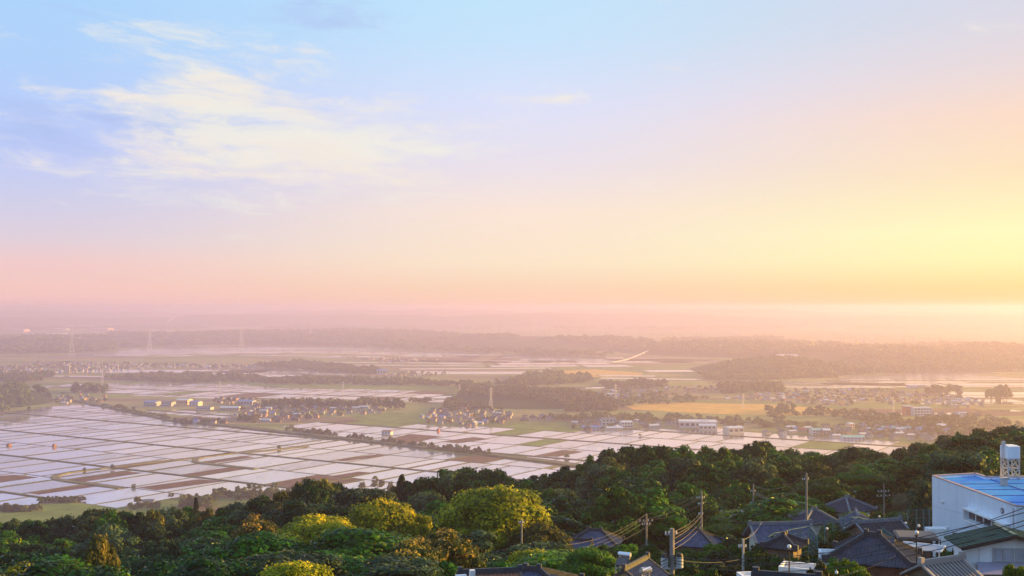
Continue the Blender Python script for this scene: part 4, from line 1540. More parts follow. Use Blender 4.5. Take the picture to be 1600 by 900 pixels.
for poly, n, where in VILL:
    gp = [G(*p) for p in poly]
    xs = [p[0] for p in gp]; ys = [p[1] for p in gp]
    base = hr.uniform(-.5, .5)
    got, tries, mine = 0, 0, []
    while got < n and tries < n * 60:
        tries += 1
        x, y = hr.uniform(min(xs), max(xs)), hr.uniform(min(ys), max(ys))
        if not inside((x, y), gp):
            continue
        if any((x - a) ** 2 + (y - b_) ** 2 < (10.5 * K * (.7 + .5 * hr.random())) ** 2 for a, b_ in mine):
            continue
        mine.append((x, y))
        got += 1
        k = hr.choice((0, 0, 1, 1, 2, 2, 3, 3, 4, 6, 6, 7, 8, 5))
        yaw = base + hr.choice((0, math.pi / 2, math.pi)) + hr.uniform(-.12, .12)
        (far_spots if where == 'far' else spots).append((x, y, yaw, k, hr.uniform(.72, 1.0), where))
for i_, (poly, n, where) in enumerate(VILL):
    if len(poly) and n < 400:
        wood('village_trees_foliage', poly, 16, 6.5, 6, 500 + i_, thin=.62, cap=260)
spots.sort(key=lambda s: s[1])
for x, y, yaw, k, s, where in spots[:300]:
    o = link('small_house', HOUSES[k][1])
    o.location = (x, y, pz(x, y)); o.rotation_euler = (0, 0, yaw); o.scale = (s * K * .68,) * 3
    tag(o, HOUSES[k][0] + ' ' + where, 'house', HOUSES[k][0] + 's ' + where)
# the rest, hardly larger than dots, as one
allv, allf, allm = [], [], []
off = 0
cache = {}
for x, y, yaw, k, s, where in spots[300:] + far_spots:
    if k not in cache:
        me = HOUSES[k][1]
        v = np.empty(len(me.vertices) * 3); me.vertices.foreach_get('co', v)
        cache[k] = (v.reshape(-1, 3), [tuple(p.vertices) for p in me.polygons], [p.material_index for p in me.polygons])
    v, f, m = cache[k]
    s *= K * .56
    if y > 3500 * K:
        s *= 1.8
    c, sn = math.cos(yaw) * s, math.sin(yaw) * s
    allv.append(np.stack([v[:, 0] * c - v[:, 1] * sn + x, v[:, 0] * sn + v[:, 1] * c + y, v[:, 2] * s + pz(x, y)], 1))
    allf += [tuple(i + off for i in p) for p in f]
    wm = {0: 0, 1: 0, 2: 1, 3: 2, 4: 1, 5: 0, 6: 3, 7: 4, 8: 0}[k]
    rm = {0: 5, 1: 6, 2: 5, 3: 6, 4: 7, 5: 8, 6: 6, 7: 9, 8: 9}[k]
    allm += [(wm, rm, 10)[i] for i in m]
    off += len(v)
me = bpy.data.meshes.new('distant_houses')
me.from_pydata(np.concatenate(allv).tolist(), [], allf)
for m_ in (M_PWH, M_PCR, M_BR, M_POR, M_GR, M_RT, M_RD, M_RR, M_RB, M_RW, M_WIN):
    me.materials.append(m_)
me.polygons.foreach_set('material_index', allm)
me.update()
tag(link('distant_village', me), kind='stuff')


def block(px, py, wpx, hpx, depth, yaw, wallm, roofm, label, name='works_building', cat='building', rise=1.2, rows=1, cols=6, group=None, style='gable'):
    """a larger building of the plain, standing on the foot line py"""
    x, y = G(px, py)
    w, h = wpx * y / F, hpx * y / F
    depth, rise = depth * K, rise * K
    root = empty(name, (x, y, pz(x, y)), yaw, label, cat, group)
    b = MB(); b.box((0, 0, h / 2 - .5), (w, depth, h + 1)); b.build('wall', wallm, root)
    b = MB()
    W2, D2 = w / 2 + .4, depth / 2 + .4
    if style == 'gable':
        b.hexa([(-W2, -D2, h + .02), (W2, -D2, h + .02), (W2, D2, h + .02), (-W2, D2, h + .02), (-W2, -.3, h + rise), (W2, -.3, h + rise), (W2, .3, h + rise), (-W2, .3, h + rise)])
    else:
        b.box((0, 0, h + .25), (w + .5, depth + .5, .5))
        b.box((w * .2, 0, h + 1.0), (w * .2, depth * .4, 1.2))
    b.build('roof', roofm, root)
    for r in range(rows):
        for s in (-1, 1):
            for c in range(cols):
                f = MB()
                f.box((-w / 2 + w * (c + .5) / cols, s * (depth / 2 + .05), h * (r + .55) / rows), (w / cols * .62, .1, h / rows * .42))
                f.build('window', M_WIN, root)
    return root


block(1439, 649.5, 29, 12.5, 11, 0.12, M_WH, M_RW, 'white apartment block with rows of windows beside its red wing', 'apartment_block', 'apartment block', rows=3, cols=6, style='flat')
block(1418, 648.5, 12, 14, 10, 0.12, M_RED, M_RW, 'red wing standing left of the white apartment block', 'apartment_block', 'apartment block', rows=3, cols=2, style='flat')
block(1090, 667, 58, 9.5, 22, -0.1, M_WH, M_RW, 'large flat white hall in front of the line of trees', 'hall', rows=1, cols=7, style='flat')
block(1105, 671, 26, 7, 12, -0.1, M_CR, M_RW, 'low cream annex in front of the large white hall', 'hall', rows=1, cols=4)
block(1146, 676.5, 27, 9, 11, 0.35, M_CR, M_RW, 'cream windowless looking warehouse right of the white hall', 'warehouse', cols=3)
block(950, 664, 22, 10, 14, 0.1, M_WH, M_RT, 'two storey white works house with blue grey roof by the middle paddies', 'works_building', rows=2, cols=4)
block(978, 668, 18, 9, 10, 0.2, M_WH, M_RW, 'white works house with pale roof, right of the blue grey one', 'works_building', rows=2, cols=4)
block(925, 670, 32, 3.5, 10, 0.05, M_GR, M_RB, 'long low blue shed at the edge of the middle paddies', 'shed', cols=6)
block(960, 671, 26, 3, 8, 0.05, M_CR, M_RW, 'long low cream shed next to the low blue shed', 'shed', cols=6)
block(238, 634, 20, 6.5, 14, -0.2, M_GR, M_RB, 'blue roofed works at the left end of the works row', 'works_building', rows=2, cols=4)
block(264, 635, 16, 7, 12, -0.2, M_GR, M_RT, 'grey walled works, second of the row behind the left paddies', 'works_building', rows=2, cols=4)
block(288, 632, 20, 7.5, 14, -0.2, M_ORW, M_RW, 'peach walled works hall lit by the sun in the works row', 'works_building', cols=5)
block(306, 634, 15, 6.5, 12, -0.2, M_WH, M_RB, 'blue roofed works right of the peach hall', 'works_building', rows=2, cols=3)
block(320, 640, 24, 4, 10, -0.15, M_WH, M_RT, 'low white shed before the works row', 'shed', cols=5)
block(360, 641, 30, 4.5, 10, -0.1, M_CR, M_RW, 'long low cream shed right of the works row', 'shed', cols=6)
block(386, 633, 24, 7, 14, -0.15, M_GR, M_RB, 'grey hall with blue roof at the right end of the works row', 'works_building', cols=5)
block(104.5, 584, 8.5, 13, 12, 0.3, M_CR, M_RW, 'narrow yellowish tower block above the left hamlet houses', 'tower_block', 'tower', rows=5, cols=3, style='flat')
block(597, 584, 16, 6, 24, 0.2, M_WH, M_RB, 'white works with blue roof beyond the middle woods', 'works_building', cols=4)
block(1408, 671, 62, 3.6, 14, -0.03, M_GR, M_RG, 'very long low shed with pale green roof at right', 'shed', cols=9)
block(1332, 686, 34, 4, 12, -0.05, M_GR, M_RG, 'green roofed shed at the edge of the right paddies', 'shed', cols=6)
block(1274, 679, 15, 8, 10, 0.1, M_WH, M_RG, 'white house block with green roof left of the green shed', 'works_building', rows=2, cols=3)
block(1290, 680, 12, 8.5, 10, 0.1, M_CR, M_RW, 'cream house block beside the white one with green roof', 'works_building', rows=2, cols=3)
block(1328, 670, 9, 8, 8, 0.4, M_ORW, M_RW, 'peach lit tall block behind the cream house block', 'works_building', rows=2, cols=2)
block(1487, 677, 18, 6, 12, 0.1, M_WH, M_RB, 'blue roofed hall at the right end behind the right paddies', 'works_building', cols=4)
block(1470, 669, 16, 5, 10, 0.1, M_ORW, M_RW, 'sun lit peach shed behind the blue roofed hall at right', 'shed', cols=4)
block(1425, 607, 14, 4, 12, 0.1, M_WH, M_RB, 'blue roofed barn at the edge of the right hand paddies', 'barn', cols=3)
block(1441, 607, 12, 4, 12, 0.1, M_CR, M_RT, 'barn right beside the blue roofed one at the right hand paddies', 'barn', cols=3)
block(14, 697, 6, 2.2, 3, -.5, M_BR, M_RR, 'small rust coloured field hut on the left levee', 'hut', 'hut', cols=2)
block(85, 698.5, 4, 2.8, 3, -.5, M_BR, M_RR, 'upright rust coloured pump hut on the left levee', 'hut', 'hut', cols=2)
block(605, 678, 15, 4, 6, -.3, M_WH, M_RR, 'small white house alone among the middle paddies', 'hut', 'house', cols=3)
block(685, 674, 3.2, 2.6, 3, -.3, M_RED, M_RR, 'tiny red hut on the brown field', 'hut', 'hut', cols=2)
block(232, 787, 16, 4, 8, .2, M_GR, M_RT, 'grey roofed farm shed at the foot of the slope', 'shed', cols=3)
FARW = [(25, 518.5, 42, 4.4, M_ORW), (110, 513, 15, 4, M_ORW), (70, 524.5, 74, 3.5, M_GR), (140, 511.5, 40, 3, M_GR), (176, 511, 30, 4.5, M_ORW), (160, 517, 32, 4.6, M_ORW), (178, 523, 22, 3.5, M_ORW),
        (95, 516, 24, 3, M_WH), (198, 534, 20, 3.5, M_WH), (120, 534, 9, 2.6, M_WH), (560, 510.5, 40, 3, M_ORW), (655, 508, 20, 3, M_ORW), (890, 513, 14, 4, M_WH), (660, 520, 8.5, 6.5, M_WH), (1545, 543, 12, 3, M_ORW),
        (1100, 539, 8, 3, M_ORW), (1230, 562, 34, 1.6, M_WH), (1150, 523, 12, 3, M_ORW), (265, 521, 9, 4, M_WH), (275, 522, 8, 4.5, M_WH)]
for i, (px, py, w, h, m) in enumerate(FARW):
    col_ = {'sunlit_tint_render': 'sun lit', 'grey_siding': 'grey', 'white_render': 'white'}[m.name]
    block(px, py, w * .9, h * .85, 50, 0.1 * (i % 5 - 2), m, M_RW, '%s factory hall far off under the horizon haze' % col_, 'factory_hall', rise=2, cols=5, group='%s factory halls near the horizon' % col_)

# chimney and its smoke
x, y = G(265, 521)
b = MB(); b.tube([(0, 0, 0), (0, 0, 42 * K)], [2.6 * K, 1.8 * K], 10)
o = b.build('chimney', M_CONC); o.location = (x - 4 * K, y - 45 * K, 0)
tag(o, 'tall slim factory chimney trailing smoke at far left', 'chimney')


def smoke(name, pts, rs, dens):
    m = bpy.data.materials.new('smoke')
    m.use_nodes = True
    t = m.node_tree; t.nodes.clear()
    v = N(t, 'ShaderNodeVolumePrincipled')
    v.inputs['Color'].default_value = (0.95, 0.93, 0.93, 1)
    v.inputs['Density'].default_value = dens / K
    v.inputs['Anisotropy'].default_value = 0.3
    out = N(t, 'ShaderNodeOutputMaterial')
    t.links.new(v.outputs[0], out.inputs['Volume'])
    p0_ = Vector(pts[0]) * 1
    p0_.z = 0
    pts = [p0_ + (Vector(p) - p0_) * K for p in pts]
    b = MB(); b.tube(pts, [r * K for r in rs], 10)
    tag(b.build(name, m, smooth=True), kind='stuff')


x0, y0 = x - 4 * K, y - 45 * K
smoke('smoke', [(x0, y0, 44), (x0 + 10, y0, 56), (x0 + 24, y0 + 4, 66), (x0 + 42, y0 + 8, 74)], [2, 5, 7, 3], 0.06)
x0, y0 = G(722, 570)
smoke('smoke', [(x0, y0, 1), (x0 + 18, y0, 6), (x0 + 45, y0 + 10, 13), (x0 + 80, y0 + 20, 22)], [2, 5, 8, 5], 0.012)

# ---------------------------------------------------------------- lattice pylons
def pylon_parts():
    hh, wb, wt = 40.0, 3.6, 0.8
    b = MB()
    c = [(-1, -1), (1, -1), (1, 1), (-1, 1)]
    wd = lambda z: wb + (wt - wb) * min(1, z / (hh * .72)) ** 0.8
    lv = [0, 6, 12, 17, 22, 26, 30, 34, 38]
    for i in range(4):
        for za, zb in zip(lv, lv[1:]):
            a, e = wd(za), wd(zb)
            p = Vector((c[i][0] * a, c[i][1] * a, za)); q_ = Vector((c[i][0] * e, c[i][1] * e, zb))
            b.bar(p, q_, .42)
            j = (i + 1) % 4
            b.bar(p, (c[j][0] * e, c[j][1] * e, zb), .2)
            b.bar((c[j][0] * a, c[j][1] * a, za), q_, .2)
        b.bar((c[i][0] * wt, c[i][1] * wt, 38), (0, 0, hh), .3)
    fr = b.mesh('lattice_frame', M_STEEL)
    b = MB()
    for s in (-1, 1):
        b.bar((0, -.6, 0), (s * 5.2, 0, .5), .28); b.bar((0, .6, 0), (s * 5.2, 0, .5), .28); b.bar((0, 0, 1.6), (s * 5.2, 0, .5), .22)
        b.bar((s * 5.0, 0, .5), (s * 5.0, 0, -1.4), .25)
    return fr, b.mesh('crossarm', M_STEEL)


PY_F, PY_A = pylon_parts()
PYL = [(112, 513, 552), (234, 512, 547), (377, 511, 542), (485, 508, 533), (549, 513, 529), (160, 577, 603.5), (343, 594, 615), (536, 596, 617), (718, 600, 616), (767, 605, 641), (641, 506, 527), (723, 509, 526),
       (775, 505, 519), (962, 600, 631), (834, 498, 518), (919, 500, 514), (1161, 614, 638.5), (1396, 624, 645), (1040, 500, 513)]
PLAB = ['tall lattice pylon rising left over the far woods', 'tall lattice pylon between the far left one and the next', 'tall lattice pylon over the flooded band left of centre', 'pale far pylon left of the picture middle',
        'small far pylon just right of the pale one', 'slim pylon standing at the grove near the left knoll', 'slim pylon in the flooded fields above the works row', 'slim pylon in the paddies behind the long village',
        'slim pylon at the left edge of the central wood', 'tall slim pylon before the central wood', 'faint far pylon above the white tower', 'faint far pylon in the haze right of the white tower', 'faint far pylon near the smoke on the fields',
        'slim pylon at the left end of the wheat field', 'faint far pylon above the far right woods edge', 'faint far pylon near the horizon in orange haze', 'slim pylon in the wheat field', 'slim pylon left of the apartment block', 'faintest far pylon right of the middle horizon']
for (px, t_, b_), lab in zip(PYL, PLAB):
    x, y = G(px, b_)
    h = (b_ - t_) * y / F
    r = empty('pylon', (x, y, pz(x, y) * .5), 0.5, lab, 'pylon', 'power pylons on the plain')
    k = h / 40
    r.scale = (max(k, .8), max(k, .8), k)
    link('lattice_frame', PY_F, r)
    for z in (27, 31.5, 36):
        link('crossarm', PY_A, r, (0, 0, z))

# ---------------------------------------------------------------- raised highway curving into the far woods
vp = [(958, 567), (970, 565.5), (982, 563.3), (993, 560), (1003, 556), (1011, 552), (1018, 548)]
gp = [Vector((*G(*p), 0)) for p in vp]
fine = []
for i in range(len(gp) - 1):
    p0, p1, p2, p3 = gp[max(i - 1, 0)], gp[i], gp[i + 1], gp[min(i + 2, len(gp) - 1)]
    for k in range(5):
        t = k / 5
        fine.append(0.5 * ((2 * p1) + (p2 - p0) * t + (2 * p0 - 5 * p1 + 4 * p2 - p3) * t * t + (3 * p1 - p0 - 3 * p2 + p3) * t ** 3))
fine.append(gp[-1])
vr = empty('viaduct', fine[0], 0, 'pale raised highway curving up into the far woods', 'viaduct')
dk, rl_, pr_ = MB(), MB(), MB()
o0 = fine[0]
for i, (a, c) in enumerate(zip(fine, fine[1:])):
    za, zc = 2.5 + 8 * min(1, i / 18), 2.5 + 8 * min(1, (i + 1) / 18)
    a_, c_ = a - o0 + Vector((0, 0, za)), c - o0 + Vector((0, 0, zc))
    dk.bar(a_, c_, 8, 1.2)
    d_ = (c_ - a_).normalized(); s_ = d_.cross(Vector((0, 0, 1))).normalized() * 4.2
    for k in (-1, 1):
        rl_.bar(a_ + s_ * k + Vector((0, 0, .9)), c_ + s_ * k + Vector((0, 0, .9)), .4, 1.0)
    if i % 3 == 1 and za > 4:
        pr_.bar(a_ - Vector((0, 0, za)), a_ - Vector((0, 0, .9)), 3.5)
M_VIA = mat('pale_concrete', (0.62, 0.6, 0.58), 0.8, 0.1, 0.1)
dk.build('deck', M_VIA, vr); rl_.build('parapet', M_VIA, vr); pr_.build('pier', M_VIA, vr)

# ================================================================ houses, poles and wires on the near slope
M_TILE = mat('glazed_roof_tile', (0.034, 0.046, 0.080), 0.5, 0.35, 2.2, spec=0.3, bump=0.3, bscale=5)
M_TILEB = mat('blue_roof_tile', (0.055, 0.080, 0.155), 0.5, 0.35, 1.6, spec=0.3, bump=0.3, bscale=5)
M_TILED = mat('dark_roof_tile', (0.028, 0.034, 0.05), 0.5, 0.35, 2.2, spec=0.3, bump=0.3, bscale=5)
M_RIDGE = mat('ridge_tile', (0.035, 0.042, 0.058), 0.6, 0.4, 3.0)
M_RIDGEL = mat('mortared_ridge', (0.16, 0.18, 0.21), 0.7, 0.4, 3.0)
M_PLAST = mat('white_plaster', (0.84, 0.85, 0.87), 0.75, 0.06, 0.6, stain=0.18)
M_PLASC = mat('cream_plaster', (0.62, 0.57, 0.48), 0.8, 0.12, 0.8, stain=0.25)
M_BROWN = mat('red_brown_wall', (0.23, 0.085, 0.05), 0.75, 0.25, 1.5)
M_TIMB = mat('weathered_timber', (0.17, 0.12, 0.085), 0.85, 0.3, 2.0)
M_BLUE = mat('bright_blue_roof_coating', (0.015, 0.27, 0.70), 0.55, 0.16, 0.35, spec=0.3)
M_PINK = mat('faded_red_coping', (0.46, 0.33, 0.32), 0.7, 0.2, 1.5)
M_GREEN = mat('green_sheet_roof', (0.018, 0.085, 0.06), 0.4, 0.3, 0.8, spec=0.5)
M_PURP = mat('lavender_grey_sheet', (0.30, 0.29, 0.40), 0.5, 0.12, 1.0)
M_FRAME = mat('aluminium_frame', (0.52, 0.53, 0.55), 0.4, metal=0.5)
M_WFRAME = mat('white_frame', (0.72, 0.72, 0.72), 0.5)
M_GLASS = mat('dark_glazing', (0.035, 0.04, 0.055), 0.08, spec=0.8)
M_CURT = mat('curtained_glazing', (0.38, 0.40, 0.46), 0.2, 0.2, 1.2, spec=0.7)
M_NETP = mat('green_painted_post', (0.06, 0.17, 0.19), 0.55)
M_NET = mat('green_netting', (0.04, 0.13, 0.13), 0.8)
M_POLE = mat('concrete_pole', (0.24, 0.22, 0.21), 0.85, 0.25, 1.5)
M_WIRE = mat('black_cable', (0.025, 0.025, 0.03), 0.6)
M_COPP = mat('weathered_wire', (0.22, 0.19, 0.16), 0.5, metal=0.3)
M_INS = mat('porcelain', (0.80, 0.78, 0.76), 0.3)
M_TRAN = mat('transformer_paint', (0.50, 0.53, 0.58), 0.45)
M_BLACK = mat('black_rubber', (0.015, 0.015, 0.018), 0.6)
M_CHROME = mat('polished_tank', (0.78, 0.82, 0.88), 0.25, metal=0.6)
M_DARKROOF = mat('brown_sheet_roof', (0.10, 0.09, 0.085), 0.6, 0.2, 1.2)
M_CORR = mat('dark_corrugated', (0.045, 0.042, 0.045), 0.6, 0.2, 1.0)
M_CORL = mat('pale_seam', (0.30, 0.28, 0.28), 0.6)
M_HEDGE = L_MID


def slab(b, pts, th, m=0):
    """a flat plate under the polygon pts"""
    pts = [Vector(p) for p in pts]
    n = (pts[1] - pts[0]).cross(pts[2] - pts[0]).normalized()
    if n.z < 0:
        pts = pts[::-1]; n = -n
    lo = [p - n * th for p in pts]
    b.poly(pts, m); b.poly(lo[::-1], m)
    k = len(pts)
    for i in range(k):
        j = (i + 1) % k
        b.poly([lo[i], lo[j], pts[j], pts[i]], m)


def ribs(b, ea, eb, ta, tb, step=.30, w=.11, h=.07, m=0):
    """rows of cover tiles running up a roof plane from the eave ea-eb to the top edge ta-tb"""
    ea, eb, ta, tb = map(Vector, (ea, eb, ta, tb))
    e = (eb - ea); L = e.length; e.normalize()
    n = e.cross(ta - ea if (ta - ea).length > 1e-3 else tb - ea).normalized()
    if n.z < 0:
        n = -n
    up = n.cross(e)
    if up.z < 0:
        up = -up
    a0, a1 = (ta - ea).dot(e), (tb - ea).dot(e)
    hh = (ta - ea).dot(up)
    k = int(L / step)
    for i in range(k + 1):
        a = (L - k * step) / 2 + i * step
        lim = hh
        if a < a0 and a0 > .01:
            lim = hh * a / a0
        elif a > a1 and L - a1 > .01:
            lim = hh * (L - a) / (L - a1)
        if lim < .15:
            continue
        p = ea + e * a + n * (h * .5 - .005)
        q_ = p + up * (lim - .04)
        s = e * (w / 2)
        lo = n * (h * .5); hi = n * (h * .5)
        s2 = s * .55
        b.hexa([p - s - lo, p + s - lo, q_ + s - lo, q_ - s - lo, p - s2 + hi, p + s2 + hi, q_ + s2 + hi, q_ - s2 + hi], m)


def window(root, side, u, z, w, h, W2, D2, frame=None, pane=None, panes=2):
    """side f/b/l/r of a house of half size W2 x D2"""
    fr, pn = MB(), MB()
    t = .07

    def at(a, dz, out):
        if side == 'f': return (u + a, -D2 - out, z + dz)
        if side == 'b': return (u + a, D2 + out, z + dz)
        if side == 'l': return (-W2 - out, u + a, z + dz)
        return (W2 + out, u + a, z + dz)

    def bx(b, a0, a1, z0, z1, o0, o1):
        p, q_ = at(a0, z0, o0), at(a1, z1, o1)
        b.box([(p[i] + q_[i]) / 2 for i in range(3)], [max(abs(p[i] - q_[i]), .01) for i in range(3)])
    bx(fr, -w / 2, w / 2, -h / 2, -h / 2 + t, -.02, .09); bx(fr, -w / 2, w / 2, h / 2 - t, h / 2, -.02, .09)
    for i in range(panes + 1):
        a = -w / 2 + t / 2 + (w - t) * i / panes
        bx(fr, a - t / 2, a + t / 2, -h / 2 + t, h / 2 - t, -.02, .075)
    f = fr.build('window', frame or M_FRAME, root)
    for i in range(panes):
        a0 = -w / 2 + t + (w - t) * i / panes
        a1 = -w / 2 + (w - t) * (i + 1) / panes
        pn = MB()
        bx(pn, a0, a1, -h / 2 + t, h / 2 - t, -.01, .035)
        pn.build('pane', pane or M_GLASS, f)


def jhouse(name, label, x, y, yaw, w, d, wall_h, rise, eave_z, roof='hip', over=.7, wallm=None, tile=None, ridge=None, step=.3, wins=(), cat='house', rib=None, ribw=.11, gablet=False):
    """tiled house. eave_z: height of the eaves in the place; walls go down to the ground"""
    base = min(tz(x, y), eave_z - 2.0) - .4
    root = empty(name, (x, y, base), yaw, label, cat)
    ez = eave_z - base
    W2, D2 = w / 2, d / 2
    wm = MB(); wm.box((0, 0, ez / 2), (w, d, ez))
    rz_ = ez + rise
    if roof == 'gable':
        for s in (-1, 1):
            k = (D2) / (D2 + over)
            wm.hexa([(s * W2 - .1, -D2, ez), (s * W2 + .1 * 0, -D2, ez), (s * W2, D2, ez), (s * W2 - .1, D2, ez), (s * W2 - .1, -.05, ez + rise * k), (s * W2, -.05, ez + rise * k), (s * W2, .05, ez + rise * k), (s * W2 - .1, .05, ez + rise * k)])
    wm.build('wall', wallm or M_PLASC, root)
    X, Y = W2 + over, D2 + over
    zt, ze = rz_, ez - .05
    base_b, rib_b, rg = MB(), MB(), MB()
    if roof == 'gable':
        A, B, C, D = (-X, -Y, ze), (X, -Y, ze), (X, Y, ze), (-X, Y, ze)
        R0, R1 = (-X, 0, zt), (X, 0, zt)
        slab(base_b, [A, B, R1, R0], .14); slab(base_b, [C, D, R0, R1], .14)
        ribs(rib_b, A, B, R0, R1, step, ribw); ribs(rib_b, C, D, R1, R0, step, ribw)
        lines = [(R0, R1)]
        verge = [(A, R0), (D, R0), (B, R1), (C, R1)]
    else:
        rl = max(.3, X - Y)
        A, B, C, D = (-X, -Y, ze), (X, -Y, ze), (X, Y, ze), (-X, Y, ze)
        R0, R1 = (-rl, 0, zt), (rl, 0, zt)
        for q_ in ([A, B, R1, R0], [C, D, R0, R1], [B, C, R1], [D, A, R0]):
            slab(base_b, q_, .14)
        ribs(rib_b, A, B, R0, R1, step, ribw); ribs(rib_b, C, D, R1, R0, step, ribw)
        ribs(rib_b, B, C, R1, R1, step, ribw); ribs(rib_b, D, A, R0, R0, step, ribw)
        lines = [(R0, R1), (A, R0), (D, R0), (B, R1), (C, R1)]
        verge = []
    ro = base_b.build('roof', tile or M_TILE, root)
    rt_ = rib_b.build('tile_rows', rib or tile or M_TILE, ro)
    rt_['kind'] = 'stuff'
    for a, c in lines:
        a, c = Vector(a), Vector(c)
        u = (c - a).normalized()
        top = abs(u.z) < .01
        rg.bar(a + Vector((0, 0, .12)) - (u * .25 if top else Vector()), c + Vector((0, 0, .12)) + (u * .25 if top else Vector()), .30, .30)
        rg.bar(a + Vector((0, 0, .30)), c + Vector((0, 0, .30)), .18, .12)
        # a raised end tile
        rg.box(a + Vector((0, 0, .28)), (.34, .34, .5))
        if top:
            rg.box(c + Vector((0, 0, .28)), (.34, .34, .5))
    for a, c in verge:
        rg.bar(Vector(a) + Vector((0, 0, .06)), Vector(c) + Vector((0, 0, .06)), .24, .14)
    rg.build('ridge_tiles', ridge or M_RIDGE, ro)
    if gablet:   # small gable rising out of the hipped end
        g, gr = MB(), MB()
        xo = (X - Y) + Y * .42 if X > Y else Y * .4
        zg = zt - .05
        hw = Y * .42
        zl = zt - rise * .42
        slab(g, [(rl, 0, zg), (xo, 0, zg), (xo, -hw, zl), (rl, -hw * .99, zl)], .12)
        slab(g, [(rl, 0, zg), (rl, hw * .99, zl), (xo, hw, zl), (xo, 0, zg)], .12)
        g.build('gablet', tile or M_TILE, ro)
        gr.poly([(xo - .15, -hw + .2, zl), (xo - .15, hw - .2, zl), (xo - .15, 0, zg - .15)])
        gr.build('gablet_face', M_TIMB, ro)
    for wd in wins:
        window(root, *wd[:5], W2, D2, *wd[5:])
    return root


def at_px(px, py, d):
    p = P(px, py, d)
    return p.x, p.y, p.z


# --- tiled houses -------------------------------------------------------------
x, y, z = at_px(1370, 873, 90)
jhouse('tiled_house', 'red brown house with broad grey tiled hip roof in the foreground', x, y + 1, RAD(-24), 5.2, 4.2, 3, 1.65, z - .1, 'hip', .7, M_BROWN, M_TILE, step=.27, gablet=True,
       wins=[('f', -1.4, 1.6, 1.6, 1.1, M_TIMB), ('f', 1.2, 1.6, 1.8, 1.1, M_TIMB), ('r', 0, 1.6, 1.6, 1.1, M_TIMB)])
x, y, z = at_px(1324, 795, 192)
jhouse('tiled_house', 'small white two storey house with pyramid tiled roof near the woods', x, y, RAD(38), 5.6, 4.8, 5, 1.75, z, 'hip', .75, M_PLAST, M_TILE, M_RIDGEL,
       wins=[('f', -.6, 4.2, 1.0, 1.1), ('l', .3, 4.2, 1.4, 1.0), ('f', 1.5, 2.0, 1.2, 1.4)])
x, y, z = at_px(1273, 813, 176)
jhouse('tiled_house', 'low house with plain grey hip roof left of the small white one', x, y, RAD(8), 4.6, 4.4, 3, 1.5, z, 'hip', .6, M_PLASC, M_TILE, M_RIDGEL, wins=[('f', .5, 1.6, 1.6, 1.2)])
x, y, z = at_px(1219, 837, 142)
jhouse('tiled_house', 'long house with mottled blue grey tiled roof behind the green net', x, y, RAD(7), 6.5, 4.0, 3, 1.75, z - .35, 'gable', .6, M_PLASC, M_TILEB, M_RIDGEL, step=.3,
       wins=[('f', -1.6, 1.8, 1.7, 1.1, None, M_CURT), ('f', .6, 1.8, 1.7, 1.1, None, M_CURT), ('f', 2.6, 1.8, 1.2, 1.1, None, M_GLASS)])
x, y, z = at_px(1340, 818, 160)
jhouse('tiled_house', 'house with pale blue gabled roof behind the tall net', x, y, RAD(78), 4.2, 3.6, 3, 1.2, z, 'gable', .5, M_PLAST, M_TILEB, M_RIDGEL, wins=[('l', 0, 1.6, 1.2, 1.0)])
x, y, z = at_px(1372, 834, 136)
jhouse('tiled_house', 'dark roofed low house right behind the big grey tiled roof', x, y, RAD(18), 5.2, 4.6, 3, 1.4, z, 'gable', .5, M_TIMB, M_TILED, M_RIDGEL, wins=[('f', 0, 1.5, 1.5, 1.0)])
x, y, z = at_px(1226, 852, 108)
jhouse('shed', 'small dark roofed shed behind the green net posts', x, y, RAD(60), 2.6, 2.4, 2, .8, z, 'hip', .4, M_TIMB, M_TILED, cat='shed', wins=[('f', 0, 1.2, .8, .7)])
x, y, z = at_px(930, 847, 172)
jhouse('tiled_house', 'house with blue grey hip roof among trees left of the poles', x, y, RAD(-14), 6.4, 4.6, 3, 1.7, z, 'hip', .6, M_TIMB, M_TILEB, wins=[('f', -1, 1.5, 1.6, 1.1), ('f', 1.4, 1.5, 1.4, 1.1)])
x, y, z = at_px(903, 853, 165)
jhouse('tiled_house', 'lower porch wing in front of the blue grey hip roof', x, y, RAD(-14), 3.0, 2.6, 2.4, .8, z, 'gable', .4, M_BROWN, M_TILEB, wins=[('f', 0, 1.2, 1.0, .9)])
x, y, z = at_px(1089, 848, 170)
jhouse('tiled_house', 'house with plain blue grey roof behind the leaning wires pole', x, y, RAD(-20), 5.2, 4.6, 3, 1.8, z, 'hip', .6, M_TIMB, M_TILEB, wins=[('f', -1, 1.5, 1.4, 1.1), ('f', 1.2, 1.5, 1.2, 1.1)])
x, y, z = at_px(994, 907, 97)
jhouse('tiled_house', 'house with slate blue gabled roof carrying the solar water heater', x, y, RAD(62), 4.2, 3.4, 3, 1.35, z, 'gable', .5, M_PLASC, M_TILEB, M_RIDGE, wins=[('f', 0, 1.5, 1.4, 1.0)])
HX, HY, HZ = x, y, z
x, y, z = at_px(832, 916, 86)
jhouse('tiled_house', 'blue tiled roof cut by the bottom edge under the bright green tree', x, y, RAD(-12), 5.6, 4.6, 3, 1.15, z, 'hip', .5, M_PLASC, M_TILEB, M_RIDGE, wins=[('f', 0, 1.5, 1.4, 1.0)])
x, y, z = at_px(766, 917, 84)
jhouse('tiled_house', 'rust coloured tiled roof edge at the bottom beside the blue one', x, y, RAD(10), 3.6, 3.4, 3, 1.0, z, 'gable', .4, M_PLASC, mat('rust_tile', (0.24, 0.11, 0.07), .6, .3, 2), wins=[('f', 0, 1.5, 1.4, 1.0)])
x, y, z = at_px(1230, 928, 62)
